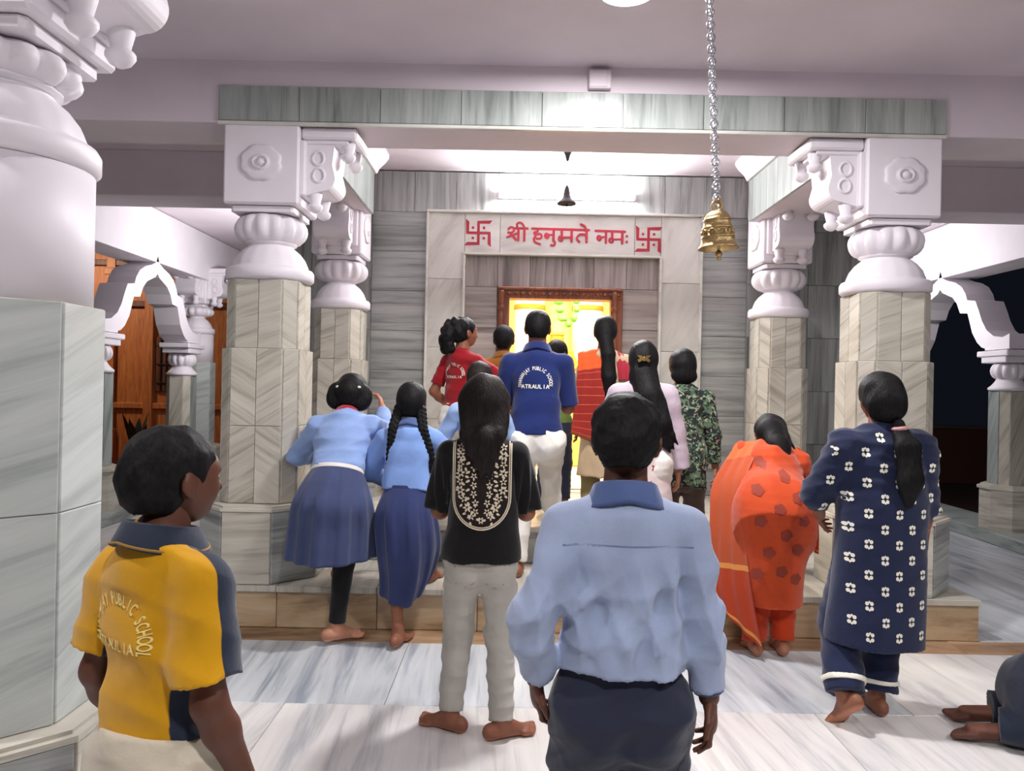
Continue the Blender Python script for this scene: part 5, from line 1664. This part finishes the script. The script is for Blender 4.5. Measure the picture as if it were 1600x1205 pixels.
# ================================================================== school girl with two long plaits
def school_girl_plaits():
    r = person('school girl with two long plaits and long navy skirt stepping up', (-.585, 4.30, 0), -3)
    s = skel(1.43, lean=9, curve=3, hip=.53, hipy=.03, head=(8, 3, 0), hk=.142, sw=.098, hw=.05, fl=(-.015, -.05, 0), fr=(.09, .42, .25), fyl=-8, fyr=-10,
             hl=(-.14, .34, .86), hr=(.20, .38, .92), pl=(-1, -.6, -.5), pr=(1, -.6, -.5), girth=.98)
    make_body(s, r, M_SKIN_M, .011)
    h = s.hh
    smesh('hair', displace(hair_cap(s, .05, -.46, .0, sidecut=False), folds(10, .003, (40, 40, 10))), .0075, M_HAIR, r)
    for sx, ln in ((-1, .34), (1, .24)):
        a = s.hd + (s.hr * sx * .30 - s.hf * .26 - s.hu * .22) * h
        b = s.nb + A3((sx * .085, -.075, .0)); c = s.nb + A3((sx * (.095 if sx < 0 else .125), -.085, -ln * .5)); d = s.nb + A3((sx * (.085 if sx < 0 else .15), -.07, -ln))
        smesh('plait', union(braid([a, b, c, d], .026, .020, .026) + ([p_cone(d, d - A3((.01, 0, .05)), .026, .010)] if sx < 0 else []), .004), .005, M_HAIR, r)
    hem = s.hc + s.u1 * .07 * s.H
    f = shirt_field(s, .018, hem, (1.86, 1.86), seed=51, amp=.011, wide=1.22, waist=1.18, chest=1.06, fk=(8, 5, 8))
    smesh('shirt', f, .0075, M_SHIRT_E, r)
    collar(s, M_COLLAR_B, r, .047, .024, .018)
    w = s.hc + s.u1 * .075 * s.H
    loft('waistband', [(w + s.u1 * .016, .122, .100, -8), (w - s.u1 * .016, .124, .102, -8)], M_SKIRT2, r, m=6)
    def pl(th, t): return (.009 * min(1, t * 3)) * math.tanh(2 * math.sin(th * 9 + .6 * math.sin(th * 2))) + .010 * t * math.sin(th * 4)
    loft('long_skirt', [(w, .122, .100, -8), (s.hc - A3((0, .01, .03)), .165, .15, -4), (A3((.015, .05, .56)), .172, .20, 6), (A3((.01, .10, .42)), .150, .22, 16), (A3((-.01, .10, .31)), .125, .20, 24)], M_SKIRT2, r, 132, 40, pl)
school_girl_plaits()

# ================================================================== girl in red
def girl_red():
    r = person('girl in red school tee with curly ponytail standing left of the doorway', (-.385, 5.62, .503), -34)
    s = skel(1.43, lean=3, hip=.515, head=(2, -26, 0), hk=.140, sw=.090, hw=.05, fl=(-.09, 0, 0), fr=(.09, .05, 0), hl=(-.16, .12, .78), hr=(.10, .30, 1.05), girth=.92)
    make_body(s, r, M_SKIN_M, .012)
    h = s.hh; rr = np.random.default_rng(4); pr = []
    for k in range(34):
        t = k / 33; a = rr.uniform(0, 6.28)
        p = s.hd + s.hu * (.34 - 1.05 * t) * h - s.hf * (.42 + .25 * math.sin(t * 2.6)) * h + s.hr * (math.cos(a) * .22 - .12) * h + s.hf * math.sin(a) * .08 * h
        pr.append(p_ell(p, (.036, .036, .032)))
    smesh('hair', displace(union([hair_cap(s, .04, -.40, .0), union(pr, .008)], .012), folds(12, .006, (70, 70, 70))), .007, M_HAIR, r)
    f = shirt_field(s, .014, s.hc + s.u1 * -.02 * s.H, (.75, .75), seed=61, amp=.006, wide=1.15, waist=1.1)
    smesh('tee_shirt', f, .009, M_REDTEE, r)
    z0 = s.nb[2] - .17
    print_on('shirt_print', arc_text('DHANANJAY PUBLIC SCHOOL', .0, z0, .070, .030, 180, 0), f, M_PRINT, r)
    print_on('shirt_print', line_text('ATRAULIA', .0, z0 - .02, .026, .66), f, M_PRINT, r)
    smesh('trousers', trouser_field(s, .016, (.03, .03), seed=6, amp=.006, wide=1.15), .011, M_WHITECLOTH, r)
    R = s.Rh
    for x in (-1, 1): MB().ellipsoid(tuple(s.hd + R @ A3((x * .15, .365, .02)) * h), (.06 * h, .06 * h, .045 * h), 10, 8).build('eye', M_EYE, r)
girl_red()

# ================================================================== man in the royal blue polo
def man_polo():
    r = person('tall person in royal blue school polo and white trousers before the doorway', (.155, 4.93, .253), -3)
    s = skel(1.70, lean=10, curve=2, hip=.525, head=(2, 0, 0), hk=.122, sw=.100, hw=.055, fl=(-.10, -.03, 0), fr=(.12, .42, .25), fyl=4, fyr=-6,
             hl=(-.17, .36, 1.12), hr=(.17, .38, 1.14), pl=(-.25, -.6, -1), pr=(.25, -.6, -1), girth=1.0)
    make_body(s, r, M_SKIN_M, .011)
    smesh('hair', displace(hair_cap(s, .045, -.34, .0), folds(13, .003, (60, 60, 60))), .007, M_HAIRS, r)
    f = shirt_field(s, .017, s.hc + s.u1 * -.010 * s.H, (.92, .92), hips=1.10, seed=71, amp=.009, wide=1.24, waist=1.14, chest=1.06, flare=.010, fk=(6, 5, 10))
    smesh('polo_shirt', f, .008, M_POLO, r)
    collar(s, M_POLOC, r, .046, .026, .018)
    z0 = s.nb[2] - .205
    print_on('shirt_print', arc_text('DHANANJAY PUBLIC SCHOOL', -.004, z0, .088, .033, 188, -8), f, M_PRINT, r)
    print_on('shirt_print', line_text('ATRAULIA', -.004, z0 - .030, .036, .62), f, M_PRINT, r)
    smesh('trousers', trouser_field(s, .018, (.03, .03), top=s.hc + s.u1 * .01 * s.H, seed=72, amp=.012, seat=.98, wide=1.18, fk=(8, 6, 10)), .009, M_WHITECLOTH, r)
man_polo()

# ================================================================== people at the doorway
def simple_person(label, pos, yaw, H, shirt, skinm, hairm, hk, head, hairf=None, sleeves=(.9, .9), trs=None, hem=.0, lean=4, seed=1, collar_m=None, **kw):
    r = person(label, pos, yaw)
    s = skel(H, lean=lean, head=head, hk=hk, **kw)
    make_body(s, r, skinm, .012)
    smesh('hair', displace(hairf(s) if hairf else hair_cap(s, .05, -.38, .0), folds(seed, .003, (55, 55, 40))), .0075, hairm, r)
    f = shirt_field(s, .016, s.hc + s.u1 * hem * H, sleeves, seed=seed, amp=.007, wide=1.15, waist=1.1, hips=1.1)
    smesh('shirt', f, .010, shirt, r)
    if collar_m: collar(s, collar_m, r, .047, .026, .018)
    if trs: smesh('trousers', trouser_field(s, .010, (.03, .03), top=s.hc + s.u1 * (min(hem, .03) + .025) * H, seed=seed + 1, amp=.005, seat=.9, wide=1.15), .012, trs, r)
    return r, s, f
simple_person('person in ochre shirt just inside the left door post', (-.075, 6.22, .503), 0, 1.42, M_OCHRE, M_SKIN_D, M_HAIRS, .145, (4, -6, 0), trs=M_NAVY, seed=81, collar_m=M_OCHRE)
simple_person('small child in green shirt in front of the bright doorway', (.345, 6.12, .503), -10, 1.30, M_GREENSH, M_SKIN_D, M_HAIRS, .15, (4, -30, 0), trs=M_NAVY, seed=83)
def hair_pony(s):
    h = s.hh; b = s.hd - s.hf * .46 * h + s.hu * .02 * h
    pts = [b, b - s.hu * .5 * h - s.hf * .12 * h, A3((0, s.nb[1] - .115, s.nb[2] - .10))]
    return union([hair_cap(s, .04, -.40, .0), union(strand(pts, [.045, .040, .012]), .01)], .02)
simple_person('child with brown ponytail and pale blue shirt, mostly hidden by the girl in black', (-.205, 4.78, .253), 0, 1.32, M_PALESHIRT, M_SKIN_M, M_HAIRB, .15, (4, -4, 0), hair_pony, (1.8, 1.8), M_WHITECLOTH, seed=85,
              hl=(-.20, .20, .75), hr=(.12, .26, .85), sw=.098)

# woman with the orange and red striped dupatta
def woman_dupatta():
    r = person('woman with orange and maroon striped dupatta and long thick plait at the doorway', (.665, 5.50, .503), 0)
    s = skel(1.45, lean=4, head=(0, -6, 0), hk=.138, sw=.098, hl=(-.12, .26, .95), hr=(.14, .28, .95), pl=(-.5, -.6, -1), pr=(.5, -.6, -1))
    make_body(s, r, M_SKIN_M, .012)
    h = s.hh
    a = s.hd - s.hf * .42 * h - s.hu * .15 * h
    pl = strand([a, A3((.01, s.nb[1] - .115, s.nb[2] - .02)), A3((.015, s.nb[1] - .135, s.nb[2] - .18)), A3((.01, s.nb[1] - .13, s.nb[2] - .34))], [.050, .050, .052, .030], axis=(0, 1, 0), sq=1.2)
    smesh('hair', displace(union([hair_cap(s, .05, -.44, .0, sidecut=False), union(pl, .01)], .015), folds(91, .004, (50, 30, 40))), .007, M_HAIR, r)
    f = shirt_field(s, .014, s.hc - s.u1 * .28 * s.H, (1.5, 1.5), seed=92, amp=.006, waist=1.12)
    skirt = union([p_cone(s.hc, s.hc - A3((0, .0, .42)), .15, .19, (0, 1, 0), 1.25, flat=True)], .02)
    smesh('kurta', displace(union([f, skirt], .03), folds(93, .006, (12, 8, 3))), .010, M_BEIGE, r)
    smesh('trousers', trouser_field(s, .020, (.03, .03), seed=94, amp=.006, wide=1.2), .012, M_OLIVE, r)
    zt = s.nb[2]
    y = lambda z: -.135 - .02 * (zt - z)
    cs = []
    for x0, x1 in ((-.03, -.005), (-.075, -.065), (-.125, -.125), (-.165, -.185), (-.20, -.235)):
        k = (x0 + .03) / -.17
        cs.append([(x0 + .02, s.nb[1] + .07, zt - .02 - .05 * k), (x0, s.nb[1] - .035, zt + .034 - .040 * k), (x0, s.nb[1] - .115 + .02 * k, zt - .08 - .03 * k), ((x0 + x1) / 2, s.nb[1] - .155 + .02 * k, zt - .26), (x1, s.nb[1] - .17 + .03 * k, zt - .47), (x1 * 1.05, s.nb[1] - .18 + .03 * k, zt - .68 + .10 * k)])
    sheet('dupatta', cs, M_DUP_J, r, 30, 60, .005, lambda u, v: .006 * np.sin(u * 15 + v * 5 + 2 * np.sin(v * 4)) * (.3 + v))
    cs = []
    for k in range(4):
        x0 = .06 + .04 * k
        cs.append([(x0, s.nb[1] + .08, zt - .10), (x0, s.nb[1] - .01, zt + .018 - .02 * k), (x0 + .012, s.nb[1] - .075, zt - .06 - .02 * k), (x0 + .03, s.nb[1] - .10, zt - .20)])
    sheet('scarf_end', cs, M_PINKRED, r, 16, 24, .005, lambda u, v: .004 * np.sin(u * 20))
woman_dupatta()

# woman in lilac with the butterfly clip
def woman_lilac():
    r = person('woman in lilac lace cardigan with gold butterfly clip in long loose hair', (.80, 4.64, .253), -4)
    s = skel(1.475, lean=10, curve=2, hip=.52, head=(8, -4, 0), hk=.142, sw=.098, hw=.055, fl=(-.08, -.02, 0), fr=(.08, .05, 0), hl=(-.18, .34, .86), hr=(.25, .10, .55), pl=(-.5, -1, -.3), pr=(1, -.5, 0))
    make_body(s, r, M_SKIN_L, .012)
    h = s.hh; bk = s.hd - s.hf * .22 * h
    P0 = [bk, bk - s.hu * .55 * h - A3((0, .03, 0)), A3((.03, s.nb[1] - .125, s.nb[2] - .08)), A3((.085, s.nb[1] - .165, s.nb[2] - .24)), A3((.135, s.nb[1] - .165, s.nb[2] - .36))]
    pr = strand(P0, [.085, .085, .082, .07, .028], axis=(0, 1, 0), sq=1.5)
    for k in range(6):
        pr += strand([A3((.0 + k * .02, s.nb[1] - .13, s.nb[2] - .1)), A3((.03 + k * .026, s.nb[1] - .16, s.nb[2] - .30)), A3((.07 + k * .026, s.nb[1] - .16, s.nb[2] - .40 + .02 * (k % 3)))], [.022, .018, .006])
    smesh('hair', displace(union([hair_cap(s, .06, -.5, .0, sidecut=False), union(pr, .016)], .02), folds(101, .006, (44, 26, 8), 6)), .007, M_HAIR, r)
    c = s.hd - s.hf * .66 * h - s.hu * .10 * h - A3((0, .012, 0))
    m = MB()
    for sx in (-1, 1):
        m.prism([(0, -.006), (sx * .032, -.022), (sx * .038, -.006), (sx * .024, .002), (sx * .042, .022), (sx * .018, .020), (0, .006)], -.004, .004, 'y', lambda v, c=c, sx=sx: (c[0] + v[0], c[1] + v[1] - abs(v[0]) * -.12, c[2] + v[2]))
    m.ellipsoid(tuple(c), (.005, .006, .016), 8, 6); m.build('butterfly_clip', M_CLIP, r)
    skirt = p_cone(s.hc, A3((0, 0, .44)), .155, .185, (0, 1, 0), 1.2, flat=True)
    f = shirt_field(s, .012, s.hc - s.u1 * .2 * s.H, (0, 0), seed=102, amp=.005, waist=1.1)
    kf = displace(union([f, skirt], .03), folds(103, .006, (12, 8, 3)))
    smesh('kurta', kf, .009, M_BLUSH, r)
    it = []
    for (x, z) in ((.02, .80), (.06, .74), (-.04, .70), (.03, .64), (.09, .86)): it += flower(x, z, .025, 5)
    print_on('flower_print', it, kf, M_PINKRED, r)
    cd = shirt_field(s, .024, s.hc + s.u1 * .10 * s.H, (1.9, 1.95), seed=104, amp=.006, wide=1.3, waist=1.1, flare=.03)
    smesh('cardigan', cd, .008, M_LILAC, r)
    smesh('trousers', trouser_field(s, .02, (.05, .05), seed=105, amp=.006, wide=1.2), .012, M_WHITECLOTH, r)
woman_lilac()

def woman_camo():
    def hf(s):
        h = s.hh; c = s.hd - s.hf * .30 * h - s.hu * .38 * h
        return union([hair_cap(s, .06, -.46, .0, sidecut=False), p_ell(c, (.085, .06, .055))], .03)
    r, s, f = simple_person('person in dark green leaf-camouflage shirt beside the shrine wall', (1.12, 5.0, .253), -8, 1.46, M_CAMO, M_SKIN_M, M_HAIR, .142, (8, 6, 0), hf, (1.95, 1.85), M_BROWNPANT, -.13, 12, 111, None,
                  hl=(-.1, .36, .82), hr=(.235, .10, .60), pr=(1, -.6, 0), sw=.100)
    p = s.wrR + nrm(s.wrR - s.elR) * .07
    b = empty('flower_offering', (0, 0, 0)); tag(b, 'small pink flowers held in the hand of the camouflage-shirted person', 'flowers')
    M = Matrix.Translation((1.12, 5.0, .25)) @ Matrix.Rotation(rad(-8), 4, 'Z')
    b.location = M @ Vector(tuple(p + A3((.03, -.03, -.02))))
    rr = random.Random(5)
    for k in range(5):
        m = MB(); o = (rr.uniform(-.035, .035), rr.uniform(-.02, .02), rr.uniform(-.02, .02))
        for q in range(6):
            a = q * PI / 3; m.ellipsoid((o[0] + .012 * math.cos(a), o[1] + .012 * math.sin(a), o[2]), (.010, .010, .005), 8, 6)
        m.build('flower', cloth('pink_petal', lin(206, 130, 176)) if 'pink_petal' not in bpy.data.materials else bpy.data.materials['pink_petal'], b)
woman_camo()

# ================================================================== woman in orange bending over the step
def woman_orange():
    r = person('woman in orange suit with dark motifs and orange dupatta bending low before the step', (1.455, 4.27, 0), -8)
    s = skel(1.52, lean=44, curve=8, side=7, hip=.51, hipy=-.06, head=(46, 0, 10), hk=.135, sw=.100, hw=.058, fl=(-.075, -.01, 0), fr=(.075, .02, 0), fyl=4, fyr=-4,
             hl=(-.10, .72, .62), hr=(.28, .72, .62), pl=(-1, -.3, .2), pr=(1, -.3, .2), girth=1.14)
    make_body(s, r, M_SKIN_L, .012)
    h = s.hh
    b = s.hd - s.hf * .25 * h
    pr = strand([b, b - s.hu * .45 * h + A3((0, -.02, .04)), s.nb + A3((.03, -.12, .035)), s.nb + A3((.075, -.26, -.12))], [.088, .082, .066, .016])
    pr += strand([b + s.hr * .03, s.nb + A3((.09, -.04, .02)), s.nb + A3((.14, -.10, -.16))], [.06, .045, .012])
    smesh('hair', displace(union([hair_cap(s, .06, -.5, .0, sidecut=False), union(pr, .02)], .03), folds(121, .005, (40, 30, 20))), .008, M_HAIR, r)
    sk_ = [p_cone(s.hc + A3((0, -.02, .03)), A3((.0, -.02, .30)), .200, .165, (0, 1, 0), 1.08, flat=True)]
    f = shirt_field(s, .022, s.hc - s.u1 * .06 * s.H, (1.3, 1.3), seed=122, amp=.006, wide=1.25, waist=1.25, hips=1.1, chest=1.1, depth=1.2)
    kf = displace(union([f] + sk_, .12), folds(123, .012, (9, 7, 2)))
    smesh('kurta', kf, .009, M_ORANGE, r)
    it = []
    for (x, z) in ((-.06, 1.06), (.04, 1.0), (-.11, .93), (.09, .90), (-.01, .84), (.12, .78), (-.10, .77), (.03, .70), (-.05, .60), (.10, .62), (.02, .50), (.10, .46), (-.1, .48)):
        it.append(blob(x, z, .030))
    print_on('motif_print', it, kf, M_DARKMOTIF, r, off=.004)
    smesh('trousers', trouser_field(s, .016, (.02, .02), seed=125, amp=.006, wide=1.35, seat=.8, top=s.hc), .011, M_ORANGE2, r)
    n = s.nb; cs = []
    for k in range(6):
        q = k / 5
        cs.append([n + A3((-.02 - .16 * q, .06, .0)), n + A3((-.04 - .16 * q, -.08, .075 - .03 * q)), A3((-.14 - .17 * q, -.02 + .10 * q, .98 - .05 * q)), A3((-.16 - .17 * q, -.12 + .14 * q, .72)), A3((-.13 - .20 * q, -.16 + .16 * q, .42)), A3((-.06 - .25 * q, -.16 + .14 * q, .06 + .22 * q))])
    sheet('dupatta', cs, M_DUP_M, r, 40, 60, .005, lambda u, v: .006 * np.sin(u * 19 + v * 4 + 2 * np.sin(v * 5)) * (.2 + v))
    cs = []
    for k in range(4):
        q = k / 3
        cs.append([n + A3((.10 + .06 * q, .02, .03)), n + A3((.16 + .05 * q, -.02, -.04)), A3((.25 + .02 * q, .08 + .10 * q, .80)), A3((.25 - .01 * q, .02 + .12 * q, .56 + .04 * q))])
    sheet('dupatta_end', cs, M_DUP_M, r, 20, 30, .005, lambda u, v: .008 * np.sin(u * 16 + v * 5))
woman_orange()

# ================================================================== woman in the navy kurta
def woman_navy():
    r = person('woman in navy kurta with white motifs and navy trousers walking at right', (1.68, 3.46, 0), 2)
    s = skel(1.535, lean=2, hip=.515, hipx=.0, head=(8, -4, 0), hk=.135, sw=.104, hw=.060, fl=(-.20, -.10, .055), fr=(.02, .06, 0), fpl=38, fyl=14, fyr=-4,
             hl=(-.17, .26, .86), hr=(.215, .05, .66), pl=(-1, -.5, -.3), pr=(1, -.8, 0), girth=1.16)
    make_body(s, r, M_SKIN_M, .010, curl=(20, 30))
    h = s.hh
    bk = s.hd - s.hf * .25 * h
    pr = [p_ell(s.hd + (-s.hf * .34 - s.hu * .22) * h, (.085, .07, .08))]
    hs = union([hair_cap(s, .075, -.48, .0, sidecut=False)] + pr, .03)
    smesh('hair', displace(hs, folds(131, .004, (50, 50, 30))), .007, M_HAIR, r)
    pt = strand([s.nb + A3((.02, -.10, .03)), s.nb + A3((.03, -.165, -.06)), s.nb + A3((.03, -.185, -.20)), s.nb + A3((.03, -.18, -.30))], [.030, .055, .055, .020], axis=(0, 1, 0), sq=1.7)
    smesh('ponytail', displace(union(pt, .015), folds(132, .004, (50, 50, 8))), .006, M_HAIR, r)
    m = MB().tube([tuple(s.nb + A3((.02 + .026 * math.cos(a), -.112 + .02 * math.sin(a), .022 + .004 * math.cos(a)))) for a in np.arange(0, 2 * PI, .5)], .010, 8, True)
    m.build('hair_tie', cloth('pink_tie', lin(206, 150, 150)), r)
    hemz = .335
    f = shirt_field(s, .020, s.hc - s.u1 * .1 * s.H, (1.28, 1.12), seed=133, amp=.008, wide=1.40, waist=1.22, chest=1.08, hips=.90, flare=.014, depth=1.30)
    sk_ = [p_cone(s.waist + A3((0, 0, .02)), A3((-.03, .0, hemz)), .196, .218, (0, 1, 0), 1.35, flat=True)]
    kf = displace(union([f] + sk_, .04), folds(134, .006, (6, 5, 2)))
    smesh('kurta', kf, .008, M_KURTA, r)
    it = []; row = 0
    z = s.nb[2] - .02
    while z > hemz + .02:
        x = -.305 + (.061 if row % 2 else 0)
        while x < .34:
            wlim = .13 + .06 * min(1, (s.nb[2] - z) / .1)
            lim = (.285 if z > .80 else .23)
            if abs(x) < lim - .015 and not (z > s.nb[2] - .05 and abs(x) > .12):
                a0 = .3 * math.sin(row * 3 + x * 20)
                for (ex, ez) in ((-.0085, .0105), (.0085, .0105), (-.0085, -.0105), (.0085, -.0105)):
                    t_ = np.linspace(0, 2 * PI, 8, endpoint=False); it.append((np.stack([x + ex + .007 * np.cos(t_), z + ez + .009 * np.sin(t_)], 1), [tuple(range(8))]))
                for a in (PI / 2, -PI / 2): it.append(petal(x, z + .012 * math.sin(a), a, .011, .008, 8))
            x += .122
        z -= .066; row += 1
    print_on('motif_print', it, kf, M_PRINT, r, off=.0025)
    d = s.wrR - s.elR; c = s.elR + d * .12
    tf = trouser_field(s, .014, (.06, .10), seed=136, amp=.006, wide=1.42, flare=.016, seat=.74, top=s.hc)
    smesh('trousers', tf, .009, M_KURTA, r)
    for (kn, an, q) in ((s.knL, s.anL, .76), (s.knR, s.anR, .76)):
        v = an - kn
        smesh('ankle_band', displace(cut(p_cone(kn, kn + v * (q + .055), .037 * s.H * 1.35 + .026, .026 * s.H * 1.35 + .038, flat=True), kn + v * q, -v), folds(136, .004, (5, 5, 14))), .006, M_PRINT, r)
    e = s.elR + d * .12
    smesh('sleeve_edge', cut(p_cone(s.elR, e + d * .02, .062, .060, flat=True), e - d * .04, -d), .006, M_PRINT, r)
    m = MB(); p = s.elR + d * .42; u = nrm(np.cross(d, (0, 1, 0))); w = nrm(np.cross(d, u))
    m.tube([tuple(p + (u * math.cos(a) + w * math.sin(a)) * .034) for a in np.arange(0, 2 * PI, .4)], .004, 6, True).build('bangle', M_LEGGING, r)
woman_navy()

# ================================================================== person bowed on the floor at the right edge
def person_bowed():
    r = person('bowed person in dark trousers with bare foot on the floor at the right edge', (2.055, 3.31, 0), 0)
    d = nrm((1, -.42, 0)); u = A3((0, 0, 1)); sd = np.cross(u, d)
    def at(a, b, z): return d * a + sd * b + u * z
    body = []
    for sx in (-1, 1):
        o = sx * .10
        body += [p_cone(at(.09, o, .055), at(.42, o * 1.2, .075), .030, .045), p_cone(at(.42, o * 1.2, .075), at(.30, o, .20), .05, .07)]
        body += [p_cone(at(.95, o * 1.8, .30), at(1.18, o * 2.4, .09), .045, .035), p_cone(at(1.18, o * 2.4, .09), at(1.38, o * 1.2, .045), .035, .025)]
    body += [p_cone(at(.30, 0, .24), at(.65, 0, .34), .12, .11), p_cone(at(.65, 0, .34), at(.95, 0, .30), .11, .10), p_cone(at(.95, 0, .30), at(1.08, 0, .22), .06, .045),
             p_ell(at(1.18, 0, .16), (.10, .10, .10))]
    fs = [(union(body, .03), .012)]
    for sx in (-1, 1):
        o = sx * .10; L = 1.0
        # foot lies on its instep, toes pointing back (-d), sole up
        heel = at(.085, o, .075); toe = at(-.115, o, .032)
        pr = [p_cone(at(.12, o, .06), heel, .033, .034), p_ell(heel, (.038, .036, .036)), p_cone(heel - u * .012, at(-.05, o, .040), .034, .034)]
        for i, (q, ln, rr) in enumerate(((-.030, -.125, .013), (-.010, -.122, .010), (.006, -.115, .0095), (.020, -.106, .009), (.033, -.095, .0088))):
            pr.append(p_cone(at(-.045, o + q * sx * -1, .036), at(ln, o + q * sx * -1.1, .022), .016, rr))
        fs.append((union(pr, .012), .0055))
    for sx in (-1, 1):
        fs.append((union(hand_prims(at(1.38, sx * .12, .045), d - u * .1, u, .15, sx, 4), .006), .005))
    smesh('body', fs, .01, M_SKIN_D, r, {'sole': lambda V: np.where((V @ d) < .13, V[:, 2] - .058, -1.0)})
    tr = []
    for sx in (-1, 1):
        o = sx * .10
        tr += [p_cone(at(.42, o * 1.2, .095), at(.045, o, .085), .088, .070, flat=True), p_cone(at(.42, o * 1.2, .10), at(.28, o, .22), .09, .12)]
    tr += [p_cone(at(.20, -.08, .20), at(.20, .08, .20), .135, .135), p_cone(at(.20, 0, .22), at(.52, 0, .30), .15, .13)]
    f = union(tr, .03); f = cut(f, (0, 0, .006), (0, 0, -1))
    smesh('trousers', displace(f, lambda P: folds(141, .006, (8, 8, 10))(P) * np.clip((P[:, 2] - .012) / .03, 0, 1)), .008, M_NAVYDARK, r)
    sh = [p_cone(at(.48, 0, .32), at(.95, 0, .31), .135, .125, flat=False)]
    for sx in (-1, 1): sh.append(p_cone(at(.95, sx * .17, .30), at(1.15, sx * .23, .11), .065, .055, flat=True))
    smesh('shirt', displace(union(sh, .04), folds(142, .006, (8, 8, 8))), .011, M_PALESHIRT, r)
    smesh('hair', cut(p_ell(at(1.19, 0, .175), (.112, .112, .105)), at(1.24, 0, .15), (.5, -.2, -1)), .009, M_HAIRS, r)
person_bowed()
